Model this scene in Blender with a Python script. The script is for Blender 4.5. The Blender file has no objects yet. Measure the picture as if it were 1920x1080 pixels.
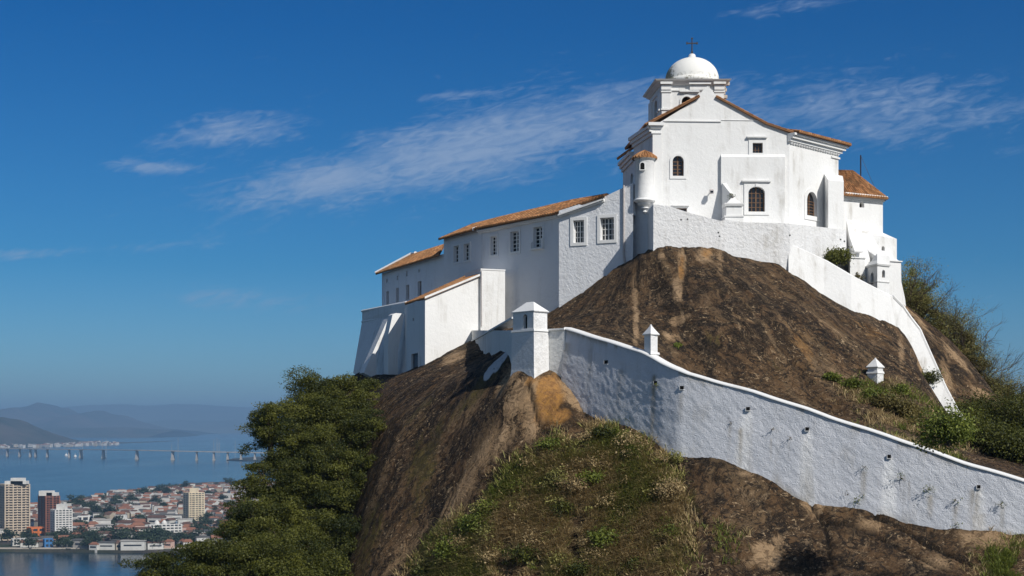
import bpy, bmesh, math, random
import numpy as np
from mathutils import Vector, Matrix
from mathutils.geometry import tessellate_polygon
random.seed(7); RNG = np.random.default_rng(7)
SC = bpy.context.scene; COL = SC.collection
R = math.radians
# ------------------------------------------------------------------ camera
F = 2667.0; HZ = 797.0; CZ = 110.0           # focal length in photo pixels, horizon row, eye height above the sea
cam = bpy.data.cameras.new("camera"); co = bpy.data.objects.new("camera", cam); COL.objects.link(co)
cam.sensor_width = 36; cam.lens = 36*F/1920; cam.shift_y = (HZ-540)/1920
cam.clip_start = 1; cam.clip_end = 120000
co.location = (0, 0, CZ); co.rotation_euler = (R(90), 0, 0); SC.camera = co
# ------------------------------------------------------------------ light
SUN_AZ, SUN_EL = R(39), R(39)                # azimuth from behind the camera towards the right
sv = Vector((math.sin(SUN_AZ)*math.cos(SUN_EL), -math.cos(SUN_AZ)*math.cos(SUN_EL), math.sin(SUN_EL)))
sl = bpy.data.lights.new("sun", 'SUN'); sl.energy = 4.5; sl.angle = R(0.5); sl.color = (1, .955, .88)
so = bpy.data.objects.new("sun", sl); COL.objects.link(so)
so.rotation_euler = (-sv).to_track_quat('-Z', 'Y').to_euler(); so.location = (60, -60, 200)
W = bpy.data.worlds.new("World"); SC.world = W; W.use_nodes = True
nt = W.node_tree; N = nt.nodes; L = nt.links; N.clear()
def nd(N, t, **k):
    n = N.new(t)
    for a, b in k.items(): setattr(n, a, b)
    return n
def sky():
    out = nd(N, 'ShaderNodeOutputWorld'); bg = nd(N, 'ShaderNodeBackground')
    s = nd(N, 'ShaderNodeTexSky', sky_type='NISHITA', sun_disc=False)
    s.sun_elevation = SUN_EL; s.sun_rotation = math.pi-SUN_AZ
    s.altitude = 100; s.air_density = 1.0; s.dust_density = .3; s.ozone_density = 4.0
    hs = nd(N, 'ShaderNodeHueSaturation'); hs.inputs['Saturation'].default_value = 1.0
    L.new(s.outputs[0], hs.inputs['Color'])
    tint = nd(N, 'ShaderNodeMix', data_type='RGBA', blend_type='MULTIPLY'); tint.inputs[0].default_value = 1
    L.new(hs.outputs[0], tint.inputs[6])
    # thin high clouds: noise over the direction, seen as a tilted sheet
    tc = nd(N, 'ShaderNodeTexCoord'); sp = nd(N, 'ShaderNodeSeparateXYZ'); L.new(tc.outputs['Generated'], sp.inputs[0])
    def M(op, a, b=None, c=None):
        m = nd(N, 'ShaderNodeMath', operation=op)
        for i, v in enumerate((a, b, c)):
            if v is None: continue
            if isinstance(v, (int, float)): m.inputs[i].default_value = v
            else: L.new(v, m.inputs[i])
        return m.outputs[0]
    # the sky away from the sun is a deeper blue (polarised), more so higher up
    cr = nd(N, 'ShaderNodeValToRGB'); L.new(M('MULTIPLY', sp.outputs[2], 2.0), cr.inputs[0]); e = cr.color_ramp.elements
    e[0].position = 0; e[0].color = (.42, .66, .87, 1); e[1].position = 1; e[1].color = (.0, .27, .56, 1)
    q = e.new(.22); q.color = (.10, .44, .70, 1); q = e.new(.54); q.color = (.001, .33, .66, 1)
    fr = nd(N, 'ShaderNodeMapRange', interpolation_type='SMOOTHSTEP'); L.new(sp.outputs[1], fr.inputs[0]); fr.inputs[1].default_value = .1; fr.inputs[2].default_value = .75
    tm = nd(N, 'ShaderNodeMix', data_type='RGBA'); L.new(fr.outputs[0], tm.inputs[0]); tm.inputs[6].default_value = (.72, .70, .70, 1); L.new(cr.outputs[0], tm.inputs[7])
    L.new(tm.outputs[2], tint.inputs[7])
    y = M('MAXIMUM', sp.outputs[1], .02)
    u = M('DIVIDE', sp.outputs[0], y); v = M('DIVIDE', sp.outputs[2], y)
    def blob(cu, cv, su, sv_, slope, amp):
        du = M('SUBTRACT', u, cu); dv = M('SUBTRACT', M('SUBTRACT', v, cv), M('MULTIPLY', du, slope))
        q = M('ADD', M('POWER', M('ABSOLUTE', M('DIVIDE', du, su)), 2.0), M('POWER', M('ABSOLUTE', M('DIVIDE', dv, sv_)), 2.0))
        return M('MULTIPLY', M('EXPONENT', M('MULTIPLY', q, -1)), amp)
    def C(px, py): return (px-960)/F, (HZ-py)/F
    tot = None
    for px, py, sx, sy, sl_, a in ((900, 275, 340, 75, .22, 1.0), (640, 335, 260, 52, .15, .92), (1200, 225, 380, 80, .05, .82), (440, 245, 140, 44, .1, .66),
                                   (1640, 205, 340, 75, -.02, .66), (460, 560, 150, 24, 0, .62), (40, 476, 120, 13, .05, .62), (300, 460, 160, 14, .08, .42),
                                   (280, 312, 120, 18, -.05, .6), (1480, 12, 120, 16, .1, .5), (860, 178, 90, 12, .1, .6), (1750, 160, 110, 14, 0, .5)):
        c = C(px, py); b = blob(c[0], c[1], sx/F, sy/F, sl_, a)
        tot = b if tot is None else M('MAXIMUM', tot, b)
    cmb = nd(N, 'ShaderNodeCombineXYZ'); L.new(M('ADD', M('MULTIPLY', u, 9), M('MULTIPLY', v, 7)), cmb.inputs[0]); L.new(M('SUBTRACT', M('MULTIPLY', v, 34), M('MULTIPLY', u, 9)), cmb.inputs[1])
    n1 = nd(N, 'ShaderNodeTexNoise'); n1.inputs['Scale'].default_value = 1.5; n1.inputs['Detail'].default_value = 8; n1.inputs['Roughness'].default_value = .62; n1.inputs['Distortion'].default_value = .6
    L.new(cmb.outputs[0], n1.inputs['Vector'])
    n2 = nd(N, 'ShaderNodeTexNoise'); n2.inputs['Scale'].default_value = 5.5; n2.inputs['Detail'].default_value = 5; n2.inputs['Distortion'].default_value = 1.2
    L.new(cmb.outputs[0], n2.inputs['Vector'])
    nn = M('ADD', M('MULTIPLY', n1.outputs[0], .5), M('MULTIPLY', n2.outputs[0], .5))
    d = M('SUBTRACT', M('ADD', nn, M('MULTIPLY', tot, .54)), .60)
    mr = nd(N, 'ShaderNodeMapRange', interpolation_type='SMOOTHSTEP'); L.new(d, mr.inputs[0])
    mr.inputs[1].default_value = 0; mr.inputs[2].default_value = .52; mr.inputs[3].default_value = 0; mr.inputs[4].default_value = .78
    mx = nd(N, 'ShaderNodeMix', data_type='RGBA'); L.new(mr.outputs[0], mx.inputs[0]); L.new(tint.outputs[2], mx.inputs[6])
    mx.inputs[7].default_value = (3.0, 4.0, 5.8, 1)
    L.new(mx.outputs[2], bg.inputs[0]); bg.inputs[1].default_value = .1
    L.new(bg.outputs[0], out.inputs[0])
sky()
SC.view_settings.view_transform = 'Standard'; SC.view_settings.look = 'None'; SC.view_settings.exposure = 0; SC.view_settings.gamma = 1
SC.render.engine = 'CYCLES'
SC.cycles.use_denoising = True; SC.cycles.max_bounces = 5; SC.cycles.volume_bounces = 0; SC.cycles.diffuse_bounces = 3; SC.cycles.transparent_max_bounces = 6
SC.cycles.use_adaptive_sampling = True; SC.cycles.adaptive_threshold = .015; SC.cycles.sample_clamp_indirect = 4
SC.cycles.caustics_reflective = False; SC.cycles.caustics_refractive = False
# ------------------------------------------------------------------ helpers
def P(px, py, D): return Vector(((px-960)/F*D, D, CZ+(HZ-py)/F*D))
def XY(px, D): return Vector(((px-960)/F*D, D))
def PX(v): return 960+F*v[0]/v[1], HZ-F*(v[2]-CZ)/v[1]
def tag(o, label=None, cat=None, group=None, kind=None):
    if label: o['label'] = label
    if cat: o['category'] = cat
    if group: o['group'] = group
    if kind: o['kind'] = kind
    return o
def empty(name, loc, label, cat, group=None):
    o = bpy.data.objects.new(name, None); COL.objects.link(o); o.location = loc; o.empty_display_size = .3
    return tag(o, label, cat, group)
class MB:
    def __init__(s): s.v = []; s.f = []; s.a = []
    def add(s, vs, fs, a=0.0):
        k = len(s.v); s.v += [tuple(v) for v in vs]; s.f += [tuple(i+k for i in f) for f in fs]; s.a += [a]*len(vs); return s
    def quad(s, a, b, c, d): return s.add([a, b, c, d], [(0, 1, 2, 3)])
    def frus(s, bot, top):                       # closed solid between two rings
        n = len(bot); vs = list(bot)+list(top)
        fs = [tuple(range(n))[::-1], tuple(range(n, 2*n))]+[(i, (i+1) % n, n+(i+1) % n, n+i) for i in range(n)]
        return s.add(vs, fs)
    def box(s, c, sz, rz=0):
        cx, cy, cz = c; x, y, z = [q/2 for q in sz]; ca, sa = math.cos(rz), math.sin(rz)
        def r(a, b, h): return (cx+a*ca-b*sa, cy+a*sa+b*ca, cz+h)
        bt = [r(-x, -y, -z), r(x, -y, -z), r(x, y, -z), r(-x, y, -z)]; tp = [r(-x, -y, z), r(x, -y, z), r(x, y, z), r(-x, y, z)]
        return s.frus(bt, tp)
    def tube(s, pts, rad, n=6):
        rings = []
        for i, p in enumerate(pts):
            p = Vector(p); d = (Vector(pts[min(i+1, len(pts)-1)])-Vector(pts[max(i-1, 0)])).normalized()
            a = d.orthogonal().normalized(); b = d.cross(a); r = rad[i] if isinstance(rad, (list, tuple)) else rad
            rings.append([p+a*math.cos(2*math.pi*k/n)*r+b*math.sin(2*math.pi*k/n)*r for k in range(n)])
        vs = [v for q in rings for v in q]; m = len(rings)
        fs = [(i*n+k, i*n+(k+1) % n, (i+1)*n+(k+1) % n, (i+1)*n+k) for i in range(m-1) for k in range(n)]
        fs += [tuple(range(n))[::-1], tuple(range((m-1)*n, m*n))]
        return s.add(vs, fs)
    def lathe(s, c, prof, n=32):                 # prof: (r, z) from low to high
        vs = [(c[0]+r*math.cos(2*math.pi*k/n), c[1]+r*math.sin(2*math.pi*k/n), z) for r, z in prof for k in range(n)]
        fs = [(i*n+k, i*n+(k+1) % n, (i+1)*n+(k+1) % n, (i+1)*n+k) for i in range(len(prof)-1) for k in range(n)]
        fs += [tuple(range(n))[::-1], tuple(range((len(prof)-1)*n, len(prof)*n))]
        return s.add(vs, fs)
    def build(s, name, mat, parent=None, smooth=False, auto=False):
        me = bpy.data.meshes.new(name); me.from_pydata(s.v, [], s.f); me.update()
        if any(s.a):
            at = me.attributes.new("tone", 'FLOAT', 'POINT'); at.data.foreach_set('value', s.a)
        me.materials.append(mat)
        if not auto:
            bm = bmesh.new(); bm.from_mesh(me); bmesh.ops.recalc_face_normals(bm, faces=bm.faces); bm.to_mesh(me); bm.free()
        if smooth: me.polygons.foreach_set('use_smooth', [True]*len(me.polygons))
        return link(name, me, parent)
def link(name, me, parent=None):
    o = bpy.data.objects.new(name, me); COL.objects.link(o)
    if parent:
        o.parent = parent; o.matrix_parent_inverse = Matrix.Translation(-parent.location) if parent.type == 'EMPTY' and parent.parent is None else Matrix.Identity(4)
    return o
def npmesh(name, V, Fc, mat, parent=None, attrs=None, smooth=False):
    me = bpy.data.meshes.new(name); V = np.asarray(V, np.float32); Fc = np.asarray(Fc, np.int32); k = Fc.shape[1]
    me.vertices.add(len(V)); me.vertices.foreach_set('co', V.ravel())
    me.loops.add(Fc.size); me.loops.foreach_set('vertex_index', Fc.ravel())
    me.polygons.add(len(Fc)); me.polygons.foreach_set('loop_start', np.arange(0, Fc.size, k, dtype=np.int32))
    if smooth: me.polygons.foreach_set('use_smooth', np.ones(len(Fc), bool))
    me.update(calc_edges=True)
    for a, val in (attrs or {}).items():
        at = me.attributes.new(a, 'FLOAT', 'POINT'); at.data.foreach_set('value', np.asarray(val, np.float32))
    me.materials.append(mat); return link(name, me, parent)
# value noise
_G = RNG.random((64, 64, 64)).astype(np.float32)
def vn(x, y, z):
    xi, yi, zi = [np.floor(q).astype(int) for q in (x, y, z)]; fx, fy, fz = x-xi, y-yi, z-zi
    fx, fy, fz = [q*q*(3-2*q) for q in (fx, fy, fz)]; r = 0
    for a in (0, 1):
        for b in (0, 1):
            for c in (0, 1):
                w = (fx if a else 1-fx)*(fy if b else 1-fy)*(fz if c else 1-fz)
                r = r+w*_G[(xi+a) & 63, (yi+b) & 63, (zi+c) & 63]
    return r*2-1
def fbm(x, y, z, o=4, g=.5):
    r = 0; a = 1; s = 0
    for i in range(o):
        r = r+a*vn(x+i*17.3, y+i*5.1, z+i*9.7); s += a; a *= g; x, y, z = x*2.03, y*2.03, z*2.03
    return r/s
# ------------------------------------------------------------------ materials
class Mt:
    def __init__(s, name):
        s.m = bpy.data.materials.new(name); s.m.use_nodes = True; s.N = s.m.node_tree.nodes; s.L = s.m.node_tree.links
        s.b = s.N['Principled BSDF']; s.tc = s.N.new('ShaderNodeTexCoord')
    def put(s, i, v):
        if isinstance(v, bpy.types.NodeSocket): s.L.new(v, i)
        else: i.default_value = v if not isinstance(v, tuple) or len(v) == 4 or i.type == 'VECTOR' else (*v, 1)
    def map(s, scale=(1, 1, 1), src='Object'):
        n = s.N.new('ShaderNodeMapping'); n.inputs['Scale'].default_value = scale; s.L.new(s.tc.outputs[src], n.inputs[0]); return n.outputs[0]
    def noise(s, sc, det=5, rough=.6, dist=0, vec=None):
        n = s.N.new('ShaderNodeTexNoise'); n.inputs['Scale'].default_value = sc; n.inputs['Detail'].default_value = det; n.inputs['Roughness'].default_value = rough; n.inputs['Distortion'].default_value = dist
        s.L.new(vec or s.tc.outputs['Object'], n.inputs['Vector']); return n.outputs[0]
    def vor(s, sc, vec=None, feature='F1', out=0):
        n = s.N.new('ShaderNodeTexVoronoi'); n.feature = feature; n.inputs['Scale'].default_value = sc; s.L.new(vec or s.tc.outputs['Object'], n.inputs['Vector']); return n.outputs[out]
    def attr(s, a):
        n = s.N.new('ShaderNodeAttribute'); n.attribute_name = a; return n.outputs['Fac']
    def rng(s, v, a, b, c=0, d=1):
        n = s.N.new('ShaderNodeMapRange'); n.clamp = True; s.put(n.inputs[0], v)
        for i, q in enumerate((a, b, c, d)): n.inputs[i+1].default_value = q
        return n.outputs[0]
    def math(s, op, a, b=0.0):
        n = s.N.new('ShaderNodeMath'); n.operation = op; s.put(n.inputs[0], a); s.put(n.inputs[1], b); return n.outputs[0]
    def mix(s, f, a, b, mode='MIX'):
        n = s.N.new('ShaderNodeMix'); n.data_type = 'RGBA'; n.blend_type = mode; s.put(n.inputs[0], f); s.put(n.inputs[6], a); s.put(n.inputs[7], b); return n.outputs[2]
    def sep(s, v, i):
        n = s.N.new('ShaderNodeSeparateXYZ'); s.L.new(v, n.inputs[0]); return n.outputs[i]
    def bump(s, h, dist, strength=1):
        n = s.N.new('ShaderNodeBump'); n.inputs['Strength'].default_value = strength; n.inputs['Distance'].default_value = dist; s.L.new(h, n.inputs['Height'])
        if s.b.inputs['Normal'].is_linked: s.L.new(s.b.inputs['Normal'].links[0].from_socket, n.inputs['Normal'])
        s.L.new(n.outputs[0], s.b.inputs['Normal'])
    def fin(s, col, rough=.9, spec=.2):
        s.put(s.b.inputs['Base Color'], col); s.put(s.b.inputs['Roughness'], rough); s.b.inputs['Specular IOR Level'].default_value = spec; return s.m
def plain(name, col, rough=.8, spec=.3, var=.15, sc=3):
    m = Mt(name); n = m.noise(sc, 4)
    return m.fin(m.mix(m.rng(n, .3, .7), tuple(c*(1-var) for c in col), tuple(min(c*(1+var), .95) for c in col)), rough, spec)
def plaster(name, bump=.012, sc=6, dirt=.25, base=(.79, .79, .78)):
    m = Mt(name)
    streak = m.noise(1.0, 6, .65, .3, m.map((1.3, 1.3, .16))); spots = m.noise(.7, 7, .7)
    d = m.math('MULTIPLY', m.rng(streak, .50, .70), m.rng(spots, .42, .62))
    c = m.mix(m.rng(m.noise(.45, 4), .3, .7), base, tuple(q*.95 for q in base))
    c = m.mix(m.math('MULTIPLY', d, dirt), c, (.34, .31, .26))
    c = m.mix(m.rng(m.noise(5, 6, .75), .70, .78, 0, dirt*.8), c, (.3, .26, .2))
    h = m.noise(sc, 4, .55, .4); m.bump(h, bump)
    m.bump(m.noise(sc*5, 3), bump*.25)
    return m.fin(c, .9, .15)
M_PL = plaster("smooth_lime_plaster", .025, 4, .62)
M_PLS = plaster("lime_plaster_wing", .05, 5, .3, (.76, .77, .79))
M_RG = plaster("rough_lime_plaster", .07, 4.6, .6, (.77, .77, .77))
M_TR = plaster("white_trim", .008, 8, .3)
def rampart_mat():
    m = Mt("rampart_plaster"); stain = m.attr("stain"); wash = m.attr("wash")
    fine = m.noise(3.2, 6, .7, .2)
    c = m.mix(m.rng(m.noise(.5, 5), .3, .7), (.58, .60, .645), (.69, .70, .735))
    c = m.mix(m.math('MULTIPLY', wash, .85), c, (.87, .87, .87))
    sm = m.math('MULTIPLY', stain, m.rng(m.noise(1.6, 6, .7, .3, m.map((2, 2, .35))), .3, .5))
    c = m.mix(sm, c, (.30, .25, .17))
    gs = m.math('MULTIPLY', m.rng(m.noise(1.0, 7, .7, .4, m.map((1.2, 1.2, .12))), .5, .68), m.rng(m.noise(.5, 6, .7), .42, .6)); c = m.mix(m.math('MULTIPLY', gs, .75), c, (.36, .345, .32))
    c = m.mix(m.rng(m.noise(3.2, 8, .85, 1), .64, .70, 0, .7), c, (.2, .19, .16))
    m.bump(m.noise(6, 5, .65, .9), .042); m.bump(m.noise(18, 3), .02)
    return m.fin(c, .92, .12)
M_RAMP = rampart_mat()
def tile_mat():
    m = Mt("terracotta_tiles"); t = m.attr("tone"); g = m.noise(.6, 5, .7)
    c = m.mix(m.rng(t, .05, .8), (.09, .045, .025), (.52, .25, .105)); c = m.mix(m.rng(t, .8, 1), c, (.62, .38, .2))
    c = m.mix(m.rng(g, .5, .75, 0, .75), c, (.15, .105, .06))
    c = m.mix(m.rng(m.noise(9, 5, .7), .55, .75, 0, .6), c, (.08, .055, .035))
    m.bump(m.noise(20, 3), .01); return m.fin(c, .85, .2)
M_TILE = tile_mat()
def rock_mat():
    m = Mt("weathered_granite"); tan = m.attr("tan"); ora = m.attr("ora"); moss = m.attr("moss"); crk = m.attr("crack")
    fa = m.N.new('ShaderNodeAttribute'); fa.attribute_name = 'flow'; fv = fa.outputs['Vector']
    wn = m.N.new('ShaderNodeTexNoise'); wn.inputs['Scale'].default_value = .5; wn.inputs['Detail'].default_value = 5; m.L.new(m.tc.outputs['Object'], wn.inputs['Vector'])
    wa = m.N.new('ShaderNodeVectorMath'); wa.operation = 'MULTIPLY_ADD'; m.L.new(wn.outputs[1], wa.inputs[0]); wa.inputs[1].default_value = (2.6, .35, .5); m.L.new(fv, wa.inputs[2]); fv = wa.outputs[0]
    def ridge(n, w): return m.rng(m.math('ABSOLUTE', m.math('SUBTRACT', n, .5)), 0, w, 1, 0)
    st = m.noise(.7, 7, .6, .4, fv); st2 = m.noise(1.3, 8, .66, .8, fv); st3 = m.noise(2.6, 7, .66, .5, fv)
    big = m.noise(.13, 5, .6, .4); fine = m.noise(1.9, 8, .72, 1.4); grit = m.noise(9, 6, .75, .5); blotch = m.noise(.6, 9, .68, 1.2); msk = m.rng(m.noise(.3, 4, .6, .8), .44, .58)
    dark = m.mix(m.rng(blotch, .46, .54), (.013, .0088, .0055), (.098, .057, .028))
    dark = m.mix(m.rng(big, .46, .58, 0, .4), dark, (.15, .088, .042))
    dark = m.mix(m.math('MULTIPLY', m.rng(st, .545, .585), .5), dark, (.17, .115, .063))
    dark = m.mix(m.math('MULTIPLY', m.rng(st2, .49, .44), m.rng(msk, 0, 1, .5, .95)), dark, (.010, .007, .005))
    dark = m.mix(m.math('MULTIPLY', ridge(st3, .014), m.rng(msk, 0, 1, .1, .8)), dark, (.30, .21, .125))
    dark = m.mix(m.rng(fine, .52, .55, 0, .85), dark, (.011, .008, .006))
    dark = m.mix(m.math('MULTIPLY', ridge(m.noise(1.0, 9, .72, 1.6), .008), .5), dark, (.30, .21, .125))
    dark = m.mix(m.math('MULTIPLY', ridge(m.noise(.16, 5, .62, .9), .005), .9), dark, (.006, .005, .004)); dark = m.mix(m.math('MULTIPLY', ridge(m.noise(.42, 6, .66, 1.1), .0035), .85), dark, (.007, .005, .004))
    sp = m.math('MULTIPLY', m.rng(m.noise(2.6, 7, .75, 1.5), .585, .61), m.rng(m.noise(.45, 4, .7), .42, .54))
    dark = m.mix(m.math('MULTIPLY', sp, .95), dark, (.40, .29, .175))
    tn = m.mix(m.rng(st, .3, .7), (.28, .18, .095), (.42, .29, .17)); tn = m.mix(m.rng(fine, .52, .57, 0, .75), tn, (.10, .062, .034)); tn = m.mix(m.math('MULTIPLY', m.rng(st2, .5, .36), .6), tn, (.09, .06, .035))
    tf = m.rng(m.math('ADD', tan, m.math('MULTIPLY', m.math('SUBTRACT', m.math('ADD', m.math('MULTIPLY', fine, .6), m.math('MULTIPLY', st2, .4)), .5), 2.6)), .42, .62)
    c = m.mix(tf, dark, tn)
    of = m.math('MULTIPLY', m.rng(m.math('ADD', ora, m.math('MULTIPLY', m.math('SUBTRACT', st, .5), 1.6)), .35, .7), .85)
    c = m.mix(of, c, m.mix(m.rng(fine, .4, .65), (.46, .23, .06), (.24, .12, .05)))
    mf = m.math('MULTIPLY', m.rng(m.math('ADD', moss, m.math('MULTIPLY', m.math('SUBTRACT', st2, .5), 2.4)), .45, .8), .8)
    c = m.mix(mf, c, m.mix(m.rng(fine, .4, .6), (.10, .082, .02), (.045, .038, .016)))
    c = m.mix(crk, c, (.006, .005, .004)); c = m.mix(m.math('MULTIPLY', m.rng(m.attr('paint'), .35, .5), m.rng(fine, .35, .45, .3, 1)), c, (.6, .6, .6))
    m.bump(st2, .22); m.bump(fine, .16); m.bump(grit, .03)
    return m.fin(c, .85, .2)
M_ROCK = rock_mat()
def leaf_mat(name, a, b, tr=.25):
    m = Mt(name); t = m.attr("tone"); c = m.mix(t, a, b)
    m.fin(c, .6, .3)
    tl = m.N.new('ShaderNodeBsdfTranslucent'); m.put(tl.inputs[0], m.mix(.5, c, tuple(min(1, q*1.8) for q in b)))
    mx = m.N.new('ShaderNodeMixShader'); mx.inputs[0].default_value = tr
    m.L.new(m.b.outputs[0], mx.inputs[1]); m.L.new(tl.outputs[0], mx.inputs[2])
    m.L.new(mx.outputs[0], m.N['Material Output'].inputs[0]); return m.m
M_LEAF = leaf_mat("tree_leaves", (.017, .027, .006), (.135, .14, .024))
M_LEAF2 = leaf_mat("shrub_leaves", (.055, .078, .013), (.21, .24, .04))
M_LEAFD = leaf_mat("olive_leaves", (.07, .062, .02), (.21, .17, .055))
M_DRY = leaf_mat("dry_grass", (.18, .125, .06), (.56, .43, .22), .15)
M_TOWNLEAF = leaf_mat("town_leaves", (.02, .035, .018), (.05, .07, .03), .1)
M_OLV = leaf_mat("olive_scrub", (.11, .11, .03), (.38, .35, .11), .15)
M_BARK = plain("bark", (.10, .075, .055), .9, .1, .3, 4)
M_TWIG = plain("grey_twigs", (.13, .10, .085), .9, .1, .3, 4)
M_GLASS = plain("dark_glass", (.018, .02, .025), .12, .5, .3)
M_WOOD = plain("brown_wood", (.16, .09, .05), .6, .3, .2, 6)
M_WHITE = plain("white_paint", (.78, .77, .74), .5, .4, .05, 6)
M_STONE = plain("weathered_stone", (.45, .40, .34), .9, .2, .3, 5)
M_IRON = plain("dark_iron", (.035, .03, .03), .5, .4, .2, 6)
M_DOOR = plain("grey_door", (.10, .12, .15), .6, .3, .2, 6)
M_PIPE = plain("painted_pipe", (.45, .42, .41), .6, .3, .2, 6)
M_BLACK = plain("deep_opening", (.012, .012, .012), .9, .1, .2)
def water_mat():
    m = Mt("sea_water"); big = m.noise(.002, 4, .6, .5, m.map((1, .25, 1)))
    c = m.mix(m.rng(big, .35, .65), (.008, .026, .040), (.014, .038, .055))
    m.bump(m.noise(.35, 4, .6, 0, m.map((1, .7, 1))), .10); m.bump(m.noise(.03, 3, .6), .5)
    return m.fin(c, m.rng(big, .3, .7, .12, .22), .22)
M_WATER = water_mat()
# ------------------------------------------------------------------ planar walls with real openings
class Wall:
    def __init__(s, A, B):
        s.A = XY(*A); s.B = XY(*B); s.d = (s.B-s.A); s.len = s.d.length; s.d = s.d.normalized(); s.n = Vector((s.d.y, -s.d.x)); s.holes = []
    def u(s, px):
        k = (px-960)/F; return (k*s.A.y-s.A.x)/(s.d.x-k*s.d.y)
    def uz(s, px, py):
        u = s.u(px); return u, CZ+(HZ-py)/F*(s.A.y+s.d.y*u)
    def p(s, u, z, out=0.0): return Vector((s.A.x+s.d.x*u+s.n.x*out, s.A.y+s.d.y*u+s.n.y*out, z))
    def P(s, px, py, out=0.0): return s.p(*s.uz(px, py), out)
    def rect(s, r):
        x0, y0, x1, y1 = r; u0, u1 = s.u(x0), s.u(x1); xm = (x0+x1)/2; return u0, s.uz(xm, y1)[1], u1, s.uz(xm, y0)[1]
    def loop(s, r, arch=0, grow=0, n=10):
        u0, z0, u1, z1 = s.rect(r); u0 -= grow; u1 += grow; z0 -= grow; z1 += grow
        if not arch: return [(u0, z0), (u1, z0), (u1, z1), (u0, z1)]
        w = (u1-u0)/2; h = w*arch; zs = z1-h; L_ = [(u0, z0), (u1, z0)]
        return L_+[((u0+u1)/2+w*math.cos(math.pi*k/n), zs+h*math.sin(math.pi*k/n)) for k in range(n+1)]
    def face(s, mb, outline, depth=.3, out=0.0):
        ol = [s.uz(*q) if True else q for q in outline]
        loops = [[Vector((u, z, 0)) for u, z in ol]]+[[Vector((u, z, 0)) for u, z in h] for h in s.holes]
        flat = [v for l in loops for v in l]; tri = tessellate_polygon(loops)
        mb.add([s.p(v.x, v.y, out) for v in flat], tri)
        for h in s.holes:
            n = len(h); mb.add([s.p(u, z, out) for u, z in h]+[s.p(u, z, out-depth) for u, z in h], [(i, (i+1) % n, n+(i+1) % n, n+i) for i in range(n)])
    def box(s, mb, x0, y0, x1, y1, proud, back=.05):
        u0, z0, u1, z1 = s.rect((x0, y0, x1, y1)); s.ubox(mb, u0, z0, u1, z1, proud, back)
    def ubox(s, mb, u0, z0, u1, z1, proud, back=.05):
        mb.frus([s.p(u0, z0, -back), s.p(u1, z0, -back), s.p(u1, z0, proud), s.p(u0, z0, proud)], [s.p(u0, z1, -back), s.p(u1, z1, -back), s.p(u1, z1, proud), s.p(u0, z1, proud)])
    def molding(s, mb, x0, yt, x1, yb, proud, back=.05):     # cornice: steps outward upwards
        u0, z0, u1, z1 = s.rect((x0, yt, x1, yb)); h = (z1-z0)
        s.ubox(mb, u0+proud*.5, z0, u1-proud*.5, z0+h*.45, proud*.45, back); s.ubox(mb, u0, z0+h*.45+.002, u1, z1, proud, back)
    def window(s, parent, r, arch=0, nx=2, ny=4, frame=None, sur=.16, lintel=None, depth=.26, cut=True, bar=.035, glass=None, label=None, sill=False, curtain=False):
        frame = frame or M_WHITE; h = s.loop(r, arch)
        if cut: s.holes.append(h)
        u0, z0, u1, z1 = s.rect(r); g = MB(); n = len(h)
        g.add([s.p(u, z, -depth+.01) for u, z in h], [tuple(range(n))])
        w = g.build('window', glass or M_GLASS, parent)
        if label: w['label'] = label
        fb = MB(); e = bar*1.3; o = -depth+.05; zt = z1-(z1-z0)*.0
        def bx(a, b, c, d): fb.frus([s.p(a, b, o-.04), s.p(c, b, o-.04), s.p(c, b, o), s.p(a, b, o)], [s.p(a, d, o-.04), s.p(c, d, o-.04), s.p(c, d, o), s.p(a, d, o)])
        def top(u):
            if not arch: return z1
            ww = (u1-u0)/2; q = min(1, abs(u-(u0+u1)/2)/ww); return z1-ww*arch+ww*arch*math.sqrt(max(0, 1-q*q))
        zs = z1 if not arch else z1-(u1-u0)/2*arch
        bx(u0, z0, u0+e, zs); bx(u1-e, z0, u1, zs); bx(u0+e, z0, u1-e, z0+e)
        if not arch: bx(u0+e, z1-e, u1-e, z1)
        for i in range(1, nx):
            uu = u0+(u1-u0)*i/nx; k = bar*(.9 if i*2 == nx else .5); bx(uu-k, z0+e, uu+k, top(uu)-.004)
        for j in range(1, ny):
            zz = z0+(zs-z0)*j/ny if not arch else z0+(zs-z0)*j/(ny-1)
            if arch and j == ny-1: zz = zs
            o2 = o; fb.frus([s.p(u0+e, zz-bar*.45, o-.035), s.p(u1-e, zz-bar*.45, o-.035), s.p(u1-e, zz-bar*.45, o+.006), s.p(u0+e, zz-bar*.45, o+.006)],
                            [s.p(u0+e, zz+bar*.45, o-.035), s.p(u1-e, zz+bar*.45, o-.035), s.p(u1-e, zz+bar*.45, o+.006), s.p(u0+e, zz+bar*.45, o+.006)])
        fb.build('frame', frame, w)
        if sur:
            sb = MB(); a = s.loop(r, arch); b = s.loop(r, arch, sur); m_ = len(a); pr = .06
            vs = [s.p(u, z, pr) for u, z in a]+[s.p(u, z, pr) for u, z in b]+[s.p(u, z, -.02) for u, z in b]+[s.p(u, z, -.02) for u, z in a]
            fs = []
            for i in range(m_):
                j = (i+1) % m_; fs += [(i, j, m_+j, m_+i), (m_+i, m_+j, 2*m_+j, 2*m_+i), (3*m_+i, 3*m_+j, j, i)]
            sb.add(vs, fs)
            if lintel:
                s.molding(sb, lintel[0], lintel[1], lintel[2], lintel[3], .22)
            if sill: s.ubox(sb, u0-sur-.08, z0-sur-.07, u1+sur+.08, z0-sur, .14)
            sb.build('surround', M_TR if frame is not M_WHITE or sur else M_TR, w)
        return w
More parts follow.
